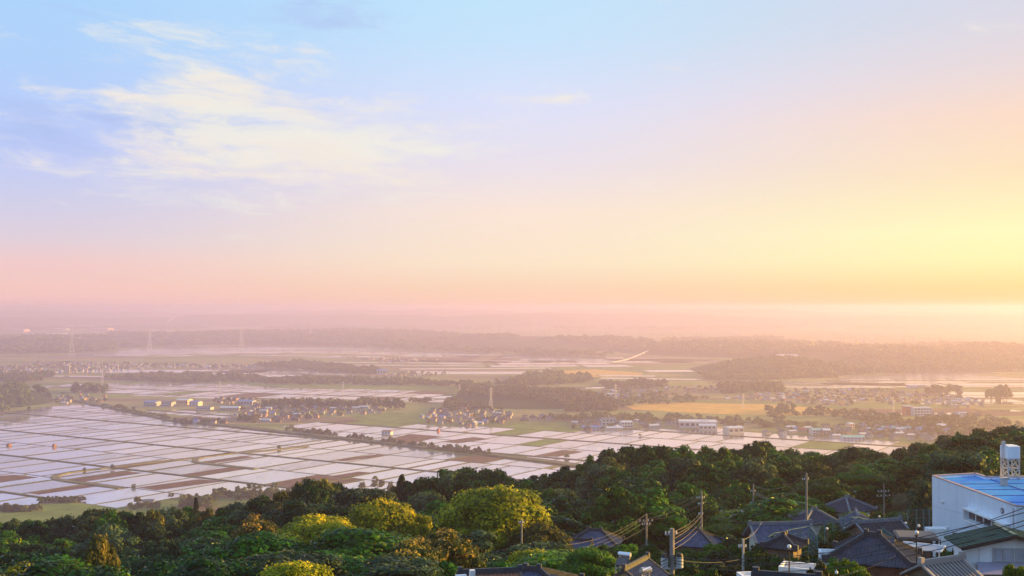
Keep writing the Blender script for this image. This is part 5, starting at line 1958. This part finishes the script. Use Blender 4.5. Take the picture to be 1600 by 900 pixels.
jhouse('tiled_house', 'dark tiled roof at the bottom edge below the white parapet', x, y, RAD(-18), 2.5, 2.6, 3, .8, z, 'gable', .4, M_TIMB, M_TILED, M_RIDGE, wins=[('f', 0, 1.5, 1.4, 1.0)])
x, y, z = at_px(1472, 900, 80)
jhouse('long_shed', 'shed with dark strongly ribbed sheet roof left of the white house', x, y, RAD(28), 3.4, 3.0, 3, .95, z, 'gable', .3, M_TIMB, M_CORR, M_CORL, step=.34, cat='shed', rib=M_CORL, ribw=.12, wins=[('f', 0, 1.5, 1.2, .9)])

# --- white building with the bright blue roof ----------------------------------
bx, by = 51.7, 118.5
zt = H - 20.45
zb = H - 31.0
root = empty('flat_roofed_building', (bx, by, zb), RAD(2.0), 'large white building with bright blue flat roof and long high window', 'building')
hh = zt - zb
foot = [(0, 0), (13.5, 0), (13.5, 20.5), (6.2, 20.5), (6.2, 23.4), (0, 21.6)]
w = MB()
for (x0, y0), (x1, y1) in zip(foot, foot[1:] + foot[:1]):
    w.poly([(x0, y0, 0), (x1, y1, 0), (x1, y1, hh), (x0, y0, hh)])
# inner face of the parapet
ins = [(.25, .25), (13.25, .25), (13.25, 20.25), (5.95, 20.25), (5.95, 23.05), (.25, 21.4)]
for (x0, y0), (x1, y1) in zip(ins, ins[1:] + ins[:1]):
    w.poly([(x1, y1, hh - .5), (x0, y0, hh - .5), (x0, y0, hh), (x1, y1, hh)])
w.build('wall', mat('white_wall_skylight_tint', (0.74, 0.83, 0.94), 0.7, 0.05, 0.5, stain=0.16), root)  # white wall; the blue of its sky-lit shade is put into the colour
r = MB()
r.poly([(x_, y_, hh - .28) for x_, y_ in ins])
rf = r.build('roof', M_BLUE, root)
sm_ = MB()
for yy in (4.2, 8.4, 12.6, 16.8):
    sm_.box((6.7, yy, hh - .25), (13, .12, .06))
sm_.box((6.6, 10.2, hh - .24), (.14, 20, .06))
sm_.build('roof_seam', mat('blue_seam', (0.01, 0.09, 0.36), .6), rf)
cp = MB()
mid_ = [((a[0] + c[0]) / 2, (a[1] + c[1]) / 2) for a, c in zip(foot, ins)]
for (x0, y0), (x1, y1) in zip(mid_, mid_[1:] + mid_[:1]):
    cp.bar((x0, y0, hh + .05), (x1, y1, hh + .05), .34, .12)
cp.build('coping', M_PINK, root)
# long window in its projecting surround on the shaded side
wy0, wy1 = 1.6, 11.2
zc, wh = hh - 2.75, 1.05
sur = MB()
sur.box((-.32, (wy0 + wy1) / 2, zc + wh / 2 + .1), (.8, wy1 - wy0 + .5, .16)); sur.box((-.32, (wy0 + wy1) / 2, zc - wh / 2 - .1), (.8, wy1 - wy0 + .5, .16))
for yy in (wy0 - .1, wy1 + .1):
    sur.box((-.32, yy, zc), (.7, .18, wh + .1))
so = sur.build('window', M_PLAST, root)
n = 5
for i in range(n):
    a0, a1 = wy0 + (wy1 - wy0) * i / n, wy0 + (wy1 - wy0) * (i + 1) / n
    p = MB(); p.box((-.03, (a0 + a1) / 2, zc), (.06, a1 - a0 - .2, wh - .12))
    p.build('pane', M_GLASS if i > 0 else M_CURT, so)
    m_ = MB(); m_.box((-.06, a0, zc), (.14, .16, wh))
    m_.build('mullion', M_WFRAME, so)
ck = MB(); ck.tube([(-.12, 3.0, hh - .95), (0, 3.0, hh - .95)], .30, 20)
co = ck.build('round_vent', mat('dark_ring', (.10, .10, .13), .5), root)
cf = MB(); cf.tube([(-.14, 3.0, hh - .95), (-.121, 3.0, hh - .95)], .19, 16); cf.build('vent_face', M_TRAN, co)
for yy, zz in ((18.2, hh - 2.6), (9.0, hh - 2.0), (17.0, hh - 5.4)):
    lm = MB(); lm.ball((-.16, yy, zz), .20, 10, 6); lm.box((-.05, yy, zz), (.1, .3, .3)); lm.build('wall_lamp', M_INS, root, smooth=False)
for yy, zz in ((14.6, hh - 5.7), (6.5, hh - 5.4)):
    lm = MB(); lm.box((-.2, yy, zz), (.4, .7 if yy < 10 else .35, .35)); lm.build('vent_box', M_BLACK, root)
ln_ = MB(); ln_.bar((-.02, 0.1, hh - 2.05), (-.02, 21.4, hh - 3.6), .03); ln_.build('conduit', M_TRAN, root)
dn = MB(); dn.tube([(-.08, .5, 0), (-.08, .5, hh - .2)], .06, 8); dn.build('downpipe', M_TRAN, root)
for k, (xx, zz) in enumerate(((2.6, hh - 2.4), (6.4, hh - 2.4), (10.2, hh - 2.4), (2.6, hh - 5.6), (6.4, hh - 5.6))):
    p = MB(); p.box((xx, -.02, zz), (2.0, .08, 1.5)); f_ = p.build('window', M_FRAME, root)
    p = MB(); p.box((xx, -.05, zz), (1.84, .06, 1.34)); p.build('pane', M_GLASS, f_)
vb = MB(); vb.box((5.9, 15.3, hh + .15), (.62, .62, .9)); vb.box((5.9, 15.3, hh + .66), (.8, .8, .12)); vb.build('roof_vent', M_CONC, root)

# water tank on its steel stand on the roof
tx, ty, _ = at_px(1578.5, 742, 139.5)
tr = empty('water_tank', (tx, ty, zt - .28), RAD(10), 'white water tank on a steel frame above the blue roof', 'water tank')
tr.scale = (.86, .86, 1.0)
tk = MB(); tk.box((0, 0, 3.25), (1.86, 1.86, 1.4)); tk.hexa([(-.97, -.97, 3.95), (.97, -.97, 3.95), (.97, .97, 3.95), (-.97, .97, 3.95), (-.7, -.7, 4.1), (.7, -.7, 4.1), (.7, .7, 4.1), (-.7, .7, 4.1)])
for i in range(5):
    for s_ in (-.95, .95):
        q0 = -.8 + i * .4
        tk.box((q0, s_, 3.25), (.1, .06, 1.38)); tk.box((s_, q0, 3.25), (.06, .1, 1.38))
tk.build('tank', M_PLAST, tr)
for sx_ in (-1, 1):
    for sy_ in (-1, 1):
        lg_ = MB(); lg_.bar((sx_ * .85, sy_ * .85, 0), (sx_ * .85, sy_ * .85, 2.55), .15); lg_.build('leg', M_STEEL, tr)
br_ = MB()
for s_ in (-.85, .85):
    for z0_, z1_ in ((.1, 1.3), (1.3, 2.5)):
        br_.bar((-.85, s_, z0_), (.85, s_, z1_), .08); br_.bar((.85, s_, z0_), (-.85, s_, z1_), .08)
        br_.bar((s_, -.85, z0_), (s_, .85, z1_), .08); br_.bar((s_, .85, z0_), (s_, -.85, z1_), .08)
    for z_ in (1.3, 2.48):
        br_.bar((-.85, s_, z_), (.85, s_, z_), .1); br_.bar((s_, -.85, z_), (s_, .85, z_), .1)
br_.build('brace', M_STEEL, tr)
ld = MB(); ld.bar((-1.12, .2, .2), (-1.12, .2, 4.3), .07); ld.bar((-1.12, -.2, .2), (-1.12, -.2, 4.3), .07)
for i in range(11): ld.bar((-1.12, -.2, .5 + i * .34), (-1.12, .2, .5 + i * .34), .05)
ld.box((-1.0, 0, 4.3), (.4, .4, .55))
ld.build('ladder', M_STEEL, tr)
rr = empty('roof_railing', (tx, ty - 3, zt - .28), RAD(2), 'pale steel railing on the blue roof next to the water tank', 'railing')
q_ = MB()
for i in range(5): q_.bar((1.2 + i * 1.0, 1.2, 0), (1.2 + i * 1.0, 1.2, .9), .06)
for z_ in (.45, .9): q_.bar((1.2, 1.2, z_), (5.2, 1.2, z_), .06)
q_.build('rail', M_STEEL, rr)

# --- white house with green roof, bottom right ----------------------------------
gx, gy, gz = at_px(1531, 849, 82)
root = empty('green_roofed_house', (gx, gy, gz - 6), RAD(-4), 'white house with dark green sheet roof at the bottom right corner', 'house')
# local: x right, y away; the gable faces the viewer
wl = MB()
Wd, Dp, hz = 4.4, 2.8, 6.0
wl.box((Wd / 2, Dp / 2, hz / 2), (Wd, Dp, hz))
wl.hexa([(0, 0, hz), (Wd, 0, hz), (Wd, Dp, hz), (0, Dp, hz), (Wd / 2 - .05, 0, hz + .55), (Wd / 2 + .05, 0, hz + .55), (Wd / 2 + .05, Dp, hz + .55), (Wd / 2 - .05, Dp, hz + .55)])
wl.box((-.58, 1.1, (hz - .12) / 2), (1.16, 2.0, hz - .12))
wl.build('wall', M_PLAST, root)
rf = MB()
slab(rf, [(-1.5, -.7, hz - .18), (Wd / 2, -.7, hz + .70), (Wd / 2, Dp + .6, hz + .70), (-1.5, Dp + .6, hz - .18)], .16)
slab(rf, [(Wd / 2, -.7, hz + .70), (Wd + 1.2, -.7, hz - .05), (Wd + 1.2, Dp + .6, hz - .05), (Wd / 2, Dp + .6, hz + .70)], .16)
ro = rf.build('roof', M_GREEN, root)
rb = MB()
for k in range(11):
    yy = -.6 + k * .38
    rb.bar((-1.48, yy, hz - .16), (Wd / 2, yy, hz + .72), .05, .07)
    rb.bar((Wd / 2, yy, hz + .72), (Wd + 1.18, yy, hz - .03), .05, .07)
rb.bar((Wd / 2, -.75, hz + .75), (Wd / 2, Dp + .65, hz + .75), .3, .14)
o = rb.build('standing_seam', M_GREEN, ro); o['kind'] = 'stuff'
fb = MB(); fb.bar((-1.5, -.73, hz - .26), (Wd / 2, -.73, hz + .60), .06, .26); fb.bar((Wd / 2, -.73, hz + .60), (Wd + 1.2, -.73, hz - .13), .06, .26); fb.build('fascia', M_BLACK, ro)
for k, (xx, ww) in enumerate(((1.6, 1.5), (3.1, 1.3))):
    f_ = MB()
    for s_ in (-1, 1):
        f_.box((xx + s_ * (ww / 2 - .04), -.04, hz - .78), (.08, .12, .94)); f_.box((xx, -.04, hz - .78 + s_ * .43), (ww - .16, .12, .08))
    f_.box((xx, -.04, hz - .78), (.07, .12, .78))
    fo = f_.build('window', M_FRAME, root)
    for s_ in (-1, 1):
        p = MB(); p.box((xx + s_ * (ww / 4 - .01), -.02, hz - .78), (ww / 2 - .12, .06, .78)); p.build('pane', M_CURT, fo)
po = MB()
slab(po, [(-.75, -2.0, hz - 1.75), (3.6, -2.0, hz - 1.75), (3.6, -.05, hz - 1.3), (-.2, -.05, hz - 1.3)], .16)
pr2 = po.build('porch_roof', M_PURP, root)
pf = MB(); pf.bar((-.75, -2.03, hz - 1.84), (3.6, -2.03, hz - 1.84), .06, .22); pf.build('porch_fascia', M_DARKROOF, pr2)
pw = MB(); pw.box((1.6, -.95, (hz - 1.98) / 2), (3.6, 1.6, hz - 1.98)); pw.build('porch_wall', M_PLAST, root)

# --- other small structures -------------------------------------------------------
def flat_house(name, label, px, py, d, w, dep, hgt, yaw, wallm, capm, cat='building'):
    x, y, z = at_px(px, py, d)
    b0 = min(tz(x, y), z - 1.5) - .3
    r_ = empty(name, (x, y, b0), yaw, label, cat)
    hh_ = z - b0
    b = MB(); b.box((0, 0, (hh_ - .35) / 2), (w, dep, hh_ - .35)); b.build('wall', wallm, r_)
    b = MB()
    for s_ in (-1, 1):
        b.box((0, s_ * (dep / 2 - .07), hh_ - .16), (w, .16, .38)); b.box((s_ * (w / 2 - .07), 0, hh_ - .16), (.16, dep - .32, .38))
    b.build('parapet', capm, r_)
    window(r_, 'f', 0, hh_ - 1.4, w * .4, .9, w / 2, dep / 2)
    return r_


flat_house('flat_roofed_outbuilding', 'low outbuilding with a bright white parapet below the green net', 1251, 884, 78, 2.6, 1.9, 2, RAD(-24), M_BROWN, M_PLAST)
flat_house('flat_roofed_outbuilding', 'small white flat roofed box left of the big tiled roof', 1297, 861, 92, 1.7, 1.3, 2, RAD(-10), M_PLAST, M_PLAST)
flat_house('flat_roofed_outbuilding', 'white flat carport roof at the bottom edge under the grey pole', 1171, 897, 74, 1.3, 1.2, 2, RAD(8), M_PLASC, M_PLAST, 'carport')
flat_house('cabinet', 'white plant cabinet standing against the white building', 1462, 825, 122, 1.9, 1.2, 2, RAD(4), M_PLAST, M_PLAST, 'cabinet')

x, y, z = at_px(1431, 837, 106)
r_ = empty('carport', (x, y, z - 2.6), RAD(-12), 'flat dark roofed carport between tiled house and white building', 'carport')
b = MB(); b.box((0, 0, 2.6), (3.6, 3.6, .16)); b.box((0, 0, 2.72), (3.3, 3.3, .08)); b.build('roof', M_DARKROOF, r_)
for sx_ in (-1, 1):
    for sy_ in (-1, 1):
        b = MB(); b.bar((sx_ * 1.6, sy_ * 1.6, -1.5), (sx_ * 1.6, sy_ * 1.6, 2.52), .12); b.build('post', M_BLACK, r_)
b = MB(); b.box((0, 1.7, .9), (3.4, .1, 3.2)); b.build('back_wall', M_TIMB, r_)

x, y, z = at_px(1464, 853, 112)
r_ = empty('picket_fence', (x, y, z - .4), RAD(-14), 'short white picket fence at the foot of the white building', 'fence')
for i in range(9):
    b = MB(); b.box((i * .22, 0, .65), (.1, .05, 1.3)); b.build('picket', M_PLAST, r_)
b = MB(); b.box((.9, .05, .4), (2.0, .05, .08)); b.box((.9, .05, 1.0), (2.0, .05, .08)); b.build('rail', M_PLAST, r_)

# white framed glass lean-to behind the tiled roof
x, y, z = at_px(1440, 856, 98)
r_ = empty('terrace_roof', (x, y, z - 2.6), RAD(-32), 'white framed terrace roof behind the big tiled roof', 'terrace roof')
b = MB(); slab(b, [(-1.7, -.9, 2.6), (1.7, -.9, 2.6), (1.7, .9, 2.75), (-1.7, .9, 2.75)], .05); b.build('sheet', M_GR, r_)
b = MB(); b.bar((-1.75, -.93, 2.62), (1.75, -.93, 2.62), .1); b.bar((1.75, -.93, 2.62), (1.75, .93, 2.78), .1); b.bar((-1.75, .93, 2.78), (1.75, .93, 2.78), .1); b.build('frame', M_PLAST, r_)
for xx in (-1.6, 1.6):
    b = MB(); b.bar((xx, -.85, -1), (xx, -.85, 2.55), .09); b.build('post', M_PLAST, r_)

# solar water heater
x, y, z = at_px(976, 868, 98.5)
r_ = empty('solar_water_heater', (x, y, z - .9), RAD(-28), 'silver solar water heater on the slate blue roof', 'water heater')
b = MB(); b.tube([(-.55, 0, 1.0), (.55, 0, 1.0)], .2, 16); b.build('tank', M_CHROME, r_, smooth=False)
b = MB(); slab(b, [(-.5, -.9, 0.25), (.5, -.9, 0.25), (.5, -.2, .8), (-.5, -.2, .8)], .1); b.build('collector', M_GLASS, r_)
b = MB()
for xx in (-.45, .45): b.bar((xx, 0, -.6), (xx, 0, .9), .07); b.bar((xx, -.85, -.6), (xx, -.85, .25), .06); b.bar((xx, -.86, -.1), (xx, 0, -.1), .05)
b.bar((-.46, 0, .3), (.46, 0, .3), .05)
b.build('stand', M_STEEL, r_)
x, y, z = at_px(1009, 893, 90)
r_ = empty('solar_water_heater', (x, y, z - .8), RAD(30), 'small silver water heater tank on the lower eave of the slate blue roof', 'water heater')
b = MB(); b.tube([(-.45, 0, .9), (.45, 0, .9)], .25, 16); b.build('tank', M_CHROME, r_)
b = MB(); b.bar((-.35, 0, -.8), (-.35, 0, .8), .08); b.bar((.35, 0, -.8), (.35, 0, .8), .08); b.bar((-.36, 0, .5), (.36, 0, .5), .06); b.build('stand', M_STEEL, r_)
x, y, z = at_px(728, 898, 80)
r_ = empty('rooftop_unit', (x, y, z - 1.2), RAD(15), 'white rooftop unit peeping over the bottom edge left of the rust roof', 'air conditioner')
b = MB(); b.box((-.35, 0, .9), (.75, .4, .6)); b.box((.45, 0, 1.05), (.35, .35, .9)); b.build('casing', M_PLAST, r_)
b = MB(); b.bar((-.6, 0, -2.5), (-.6, 0, .6), .08); b.bar((.5, 0, -2.5), (.5, 0, .6), .08); b.bar((-.6, 0, .2), (.5, 0, .2), .06); b.build('stand', M_STEEL, r_)

# --- green nets on posts ----------------------------------------------------------
def net(label, tops, drop, name='net_fence'):
    """tops: list of (px,py,d) of the post heads"""
    pts = [P(*t) for t in tops]
    o0 = Vector((pts[0].x, pts[0].y, pts[0].z - drop))
    r_ = empty(name, o0, 0, label, 'net fence')
    for p in pts:
        b = MB(); q = p - o0
        b.bar((q.x, q.y, min(0, q.z - drop) - .5), q, .10)
        b.build('post', M_NETP, r_)
    b = MB()
    for p, q in zip(pts, pts[1:]):
        p, q = p - o0, q - o0
        for k in range(7):
            dz = Vector((0, 0, drop * k / 6))
            b.bar(p - dz, q - dz, .05 if k in (0, 6) else .018)
        n_ = max(2, int((q - p).length / .28))
        for i in range(1, n_):
            s = p.lerp(q, i / n_)
            b.bar(s, s - Vector((0, 0, drop)), .016)
    o = b.build('netting', M_NET, r_); o['kind'] = 'stuff'


net('green net on posts before the long mottled roof', [(1196, 842, 108), (1209, 833, 109), (1223, 831, 110), (1237, 827, 111), (1250, 825, 112), (1264, 822, 113), (1277, 836, 108)], 2.9)
net('taller green net running right behind the big tiled roof', [(1264, 822, 128), (1289, 814, 131), (1302, 812, 133), (1317, 810, 135), (1329, 808, 137), (1341, 808, 139), (1354, 811, 141), (1366, 815, 143), (1380, 826, 132), (1398, 838, 118)], 2.4)
net('dark net screen beside the white building corner', [(1405, 800, 150), (1418, 797, 148), (1432, 796, 146), (1443, 796, 144), (1452, 795, 142)], 3.4)

# --- utility poles ------------------------------------------------------------------
POLES = {}


def pole(key, px, top, d, r0, label, arms=((.3, 1.6), (1.1, 1.3)), tran=0, yaw=.4, ins=True, m=None, low=None):
    p = P(px, top, d)
    g = min(tz(p.x, p.y), p.z - 6) - .5
    hgt = p.z - g
    r_ = empty('utility_pole', (p.x, p.y, g), yaw, label, 'utility pole', 'utility poles on the slope')
    b = MB(); b.tube([(0, 0, 0), (0, 0, hgt)], [r0 * 1.25, r0], 10); b.build('shaft', m or M_POLE, r_, smooth=False)
    heads = []
    for dz, wd in arms:
        b = MB(); b.box((0, r0 + .05, hgt - dz), (wd, .10, .11)); a_ = b.build('crossarm', M_COPP, r_)
        if ins:
            for k in (-.46, -.18, .18, .46):
                c = MB(); c.tube([(k * wd, r0 + .05, hgt - dz + .05), (k * wd, r0 + .05, hgt - dz + .27)], [.07, .05], 8); c.build('insulator', M_INS, a_)
    for k in range(tran):
        s_ = -1 if k % 2 == 0 else 1
        b = MB(); b.tube([(s_ * (r0 + .42), 0, hgt - 2.9), (s_ * (r0 + .42), 0, hgt - 2.1)], .27, 14); t_ = b.build('transformer', M_TRAN, r_)
        b = MB(); b.tube([(s_ * (r0 + .42), 0, hgt - 2.1), (s_ * (r0 + .42), 0, hgt - 1.85)], [.28, .2], 14); b.build('cap', M_BLACK, t_)
        b = MB(); b.box((s_ * (r0 + .2), 0, hgt - 2.95), (.8, .12, .1)); b.build('bracket', M_STEEL, t_)
    POLES[key] = (p, yaw)
    return r_


pole('a', 1096, 768, 172, .14, 'tall utility pole with sunlit head where the slanting wires meet', ((1.0, 1.5), (1.9, 1.0), (3.4, .8)), yaw=.5)
pole('b', 1010, 803, 168, .12, 'utility pole with a row of white insulators before the golden trees', ((1.1, 2.0), (1.6, 1.2)), yaw=.2)
pole('c', 1050, 826, 86, .17, 'thick near utility pole with two transformers', ((.5, .9),), tran=2, yaw=.2)
pole('d', 1161, 842, 104, .10, 'grey slim utility pole right of the transformers', ((.8, .7),), yaw=.2, m=M_CONC)
pole('e', 1260, 739, 168, .13, 'utility pole with orange lit wires in front of the right woods', ((1.0, 1.2),), yaw=.5)
pole('f', 1177, 757, 214, .12, 'faint utility pole against the dark woods left of the orange wires', ((1.3, 1.2), (3.5, 1.4)), yaw=.5)
pole('g', 1381, 756, 205, .10, 'pale pole with pale boxes in front of the bamboo like woods', ((1.4, 2.2), (2.2, 2.6)), yaw=.2)
pole('h', 815, 812, 150, .11, 'pinkish lit pole under the large golden tree', ((.5, .7),), yaw=.2)


def lamp(px, py, d, label, hgt=3.5):
    p = P(px, py, d)
    g = min(tz(p.x, p.y), p.z - 2.4) - .3
    r_ = empty('street_lamp', (p.x, p.y, g), 0, label, 'street lamp', 'street lamps among the houses')
    b = MB(); b.tube([(0, 0, 0), (0, 0, p.z - g - .2)], .045, 8); b.build('post', M_BLACK, r_)
    b = MB(); b.ball((0, 0, p.z - g), .14, 12, 8); b.build('globe', M_INS, r_, smooth=True)
    b = MB(); b.tube([(0, 0, p.z - g - .3), (0, 0, p.z - g - .17)], [.07, .14], 10); b.build('collar', M_BLACK, r_)


lamp(1432, 832, 80, 'globe street lamp in front of the dark carport roof')
lamp(1435.5, 821.5, 110, 'globe street lamp behind the carport roof')
lamp(1233, 854, 76, 'globe street lamp on a thin post above the white parapet')
lamp(1292, 826, 118, 'small globe lamp by the hedge behind the green net')
lamp(1374, 807, 150, 'pale globe lamp at the edge of the bushes left of the white building')
lamp(1415, 817, 140, 'faint globe lamp in the dark yard beside the white building')


def cable(a, b_, sag, r, label, m=None, group=None):
    a, b_ = Vector(a), Vector(b_)
    pts = []
    for i in range(15):
        t = i / 14
        p = a.lerp(b_, t)
        p.z -= sag * 4 * t * (1 - t)
        pts.append(p - a)
    b = MB(); b.tube(pts, r, 5)
    o = b.build('power_cable', m or M_WIRE); o.location = a
    tag(o, label, 'cable', group)


def off(key, dx, dz):
    p, yaw = POLES[key]
    return p + Vector((dx * math.cos(yaw), dx * math.sin(yaw) - .15, dz))


g1 = 'wires between the slope poles'
for dx, dz, dx2, dz2 in ((0, 0, 0, 0), (-.6, -.75, -.8, -.8), (.2, -.75, -.2, -.8), (.6, -1.65, .8, -.8)):
    cable(off('a', dx, dz), off('b', dx2, dz2), .5, .016, 'thin wire slanting from the tall sunlit pole to the insulator pole', M_COPP, g1)
for k, (dx, dz) in enumerate(((0, 0), (-.8, -.8), (.2, -.8), (.8, -1.4))):
    cable(off('b', dx, dz), P(860 - 12 * k, 852 + 12 * k, 150), 1.2, .018, 'thin wire running down left from the insulator pole', M_COPP, g1)
for k, (dx, dz, z2) in enumerate(((-.3, -3.2, -.3), (0, -3.4, -.5), (.3, -3.2, -.7), (0, -4.2, -1.2), (.2, -4.8, -1.5))):
    cable(off('a', dx, dz), off('c', dx * .6, z2), 0.35, .017, 'wire of the pale bundle hanging from the sunlit pole to the transformer pole', M_COPP, 'bundle to the transformer pole')
for k, (dx, dz) in enumerate(((0, -.1), (-.5, -.8), (-.1, -.8), (.4, -.8))):
    cable(off('e', dx, dz), off('f', dx, dz - .3 * (k > 0)), 2.2 if k else 1.4, .028, 'orange lit wire between the two right hand slope poles', M_COPP, 'orange lit wires')
for k, (y0, y1, d1) in enumerate(((872, 790, 60), (876, 802, 60), (880, 808, 58), (868, 778, 64))):
    cable(P(1052, y0, 85.8), P(1640, y1, d1), 1.0 + .25 * k, .024, 'black cable sweeping right from the transformer pole past the white building', M_WIRE, 'black cables across the houses')
    cable(P(1049, y0, 85.8), P(760, y0 + 36 + 6 * k, 80), .9 + .2 * k, .022, 'black cable running left and down from the transformer pole', M_WIRE, 'black cables leaving to the left')
cable(P(1161, 843, 103.9), P(1190, 816, 138), .4, .022, 'pale cable from the grey slim pole to the mottled tiled roof', M_COPP)
cable(P(1053, 874, 86), P(1161, 873, 104), .3, .024, 'cable between the transformer pole and the grey slim pole', M_WIRE)
cable(P(1100, 806, 172), P(1260, 812, 168), .8, .016, 'faint level cable behind the blue grey roof', M_COPP)
cable(P(1280, 905, 70), P(1400, 868, 72), .25, .014, 'thin cable crossing before the red brown wall', M_COPP)
p = P(1307, 894.5, 71)
b = MB(); b.ball((0, 0, 0), .11, 10, 6); b.box((0, 0, .12), (.05, .05, .1))
o = b.build('lamp_bulb', M_INS); o.location = p
tag(o, 'white bulb hanging on the thin cable before the tiled house', 'lamp')

# --- garden shrubs that close the gaps between the houses ------------------------------
SH = [(1190, 862, 104, 3.2, 3, 'dark'), (1215, 872, 92, 3.0, 3, 'mid'), (1268, 872, 88, 2.6, 3, 'dark'), (1150, 852, 130, 5, 4, 'mid'), (1300, 874, 82, 2.4, 3, 'mid'), (1340, 888, 76, 2.6, 3, 'bright'), (1075, 858, 150, 6, 4, 'mid'), (1120, 852, 150, 5, 4, 'bright'), (945, 852, 160, 6, 4, 'mid'), (975, 850, 160, 5, 4, 'bright'), (1240, 842, 132, 4, 3, 'mid'), (1262, 845, 122, 3.5, 3.0, 'mid'), (1300, 818, 148, 4.5, 4.5, 'mid'), (1318, 830, 128, 4, 3.4, 'dark'), (1400, 800, 172, 6, 5, 'mid'), (1420, 805, 160, 6, 5, 'dark'), (1385, 812, 160, 4, 3.5, 'bright'), (1325, 878, 78, 3.4, 3.2, 'bright'),
      (1285, 880, 74, 2.0, 2.2, 'russet'), (1445, 888, 80, 2.6, 2.2, 'mid'), (1592, 884, 68, 1.8, 3.0, 'bright'), (1500, 856, 100, 3, 2.6, 'dark'), (1478, 858, 104, 3, 2.6, 'olive'), (1130, 862, 128, 5, 5, 'dark'), (1090, 862, 140, 6, 5.5, 'mid'),
      (1075, 880, 110, 4, 4.5, 'dark'), (1110, 890, 96, 4, 4.5, 'mid'), (1140, 880, 112, 4, 4.5, 'blue'), (1190, 852, 122, 4.5, 4, 'dark'), (1185, 880, 92, 3.2, 3.4, 'dark'), (1020, 852, 150, 6, 5, 'mid'), (960, 862, 140, 6, 5, 'dark'), (1060, 900, 84, 3, 4, 'dark'),
      (1030, 876, 122, 4.5, 4.5, 'mid'), (930, 868, 150, 6, 4.5, 'mid'), (1150, 838, 165, 6, 5, 'blue'), (1178, 840, 158, 5, 4.5, 'blue'), (1205, 868, 98, 3, 2.8, 'dark'), (1246, 868, 96, 3, 2.2, 'dark'), (1275, 862, 102, 3, 2.6, 'dark'), (1590, 850, 98, 3, 3.4, 'olive'),
      (1280, 838, 140, 5, 3.2, 'mid'), (1300, 846, 118, 4, 2.8, 'dark'), (1440, 812, 152, 4, 4, 'dark'), (1405, 824, 136, 5, 4, 'dark'), (1370, 800, 178, 5, 5, 'mid'), (780, 880, 110, 5, 4, 'mid'), (740, 872, 118, 5, 4.5, 'mid'), (720, 895, 92, 4, 4, 'russet'), (700, 880, 104, 5, 5, 'mid')]
for i, (px, py, d, w, h, k) in enumerate(SH):
    p = P(px, py, d)
    g = min(tz(p.x, p.y), p.z - 1.2)
    ad = {'mid': 'mid green', 'dark': 'dark green', 'bright': 'bright green', 'russet': 'red tipped', 'olive': 'olive', 'blue': 'grey green'}[k]
    near = 'tiled houses at right' if px > 1180 else ('slope poles' if px > 900 else 'bottom tile roofs')
    plant(KINDS[k][i % len(KINDS[k])], (p.x, p.y, g - 1.5), w, p.z - g + 1.5, '%s garden shrub among the %s' % (ad, near), '%s garden shrubs among the %s' % (ad, near), 'garden_shrub', 'shrub')

# ================================================================ haze over the plain
def haze():
    m = bpy.data.materials.new('haze')
    m.use_nodes = True
    t = m.node_tree
    t.nodes.clear()
    v = N(t, 'ShaderNodeVolumePrincipled')
    v.inputs['Color'].default_value = (0.78, 0.67, 0.95, 1)
    v.inputs['Density'].default_value = HAZE_DENS
    v.inputs['Anisotropy'].default_value = HAZE_G
    out = N(t, 'ShaderNodeOutputMaterial')
    t.links.new(v.outputs[0], out.inputs['Volume'])
    try:
        m.cycles.homogeneous_volume = True
    except Exception:
        pass
    b = MB()
    R = 130000.0
    b.box((0, R / 2 - 5000, (HAZE_TOP - 5) / 2), (2 * R, R + 10000, HAZE_TOP + 5))
    tag(b.build('haze', m), kind='stuff')


HAZE_DENS = 1.0 / 6400.0
HAZE_G = 0.43
HAZE_TOP = H + 25.0
haze()
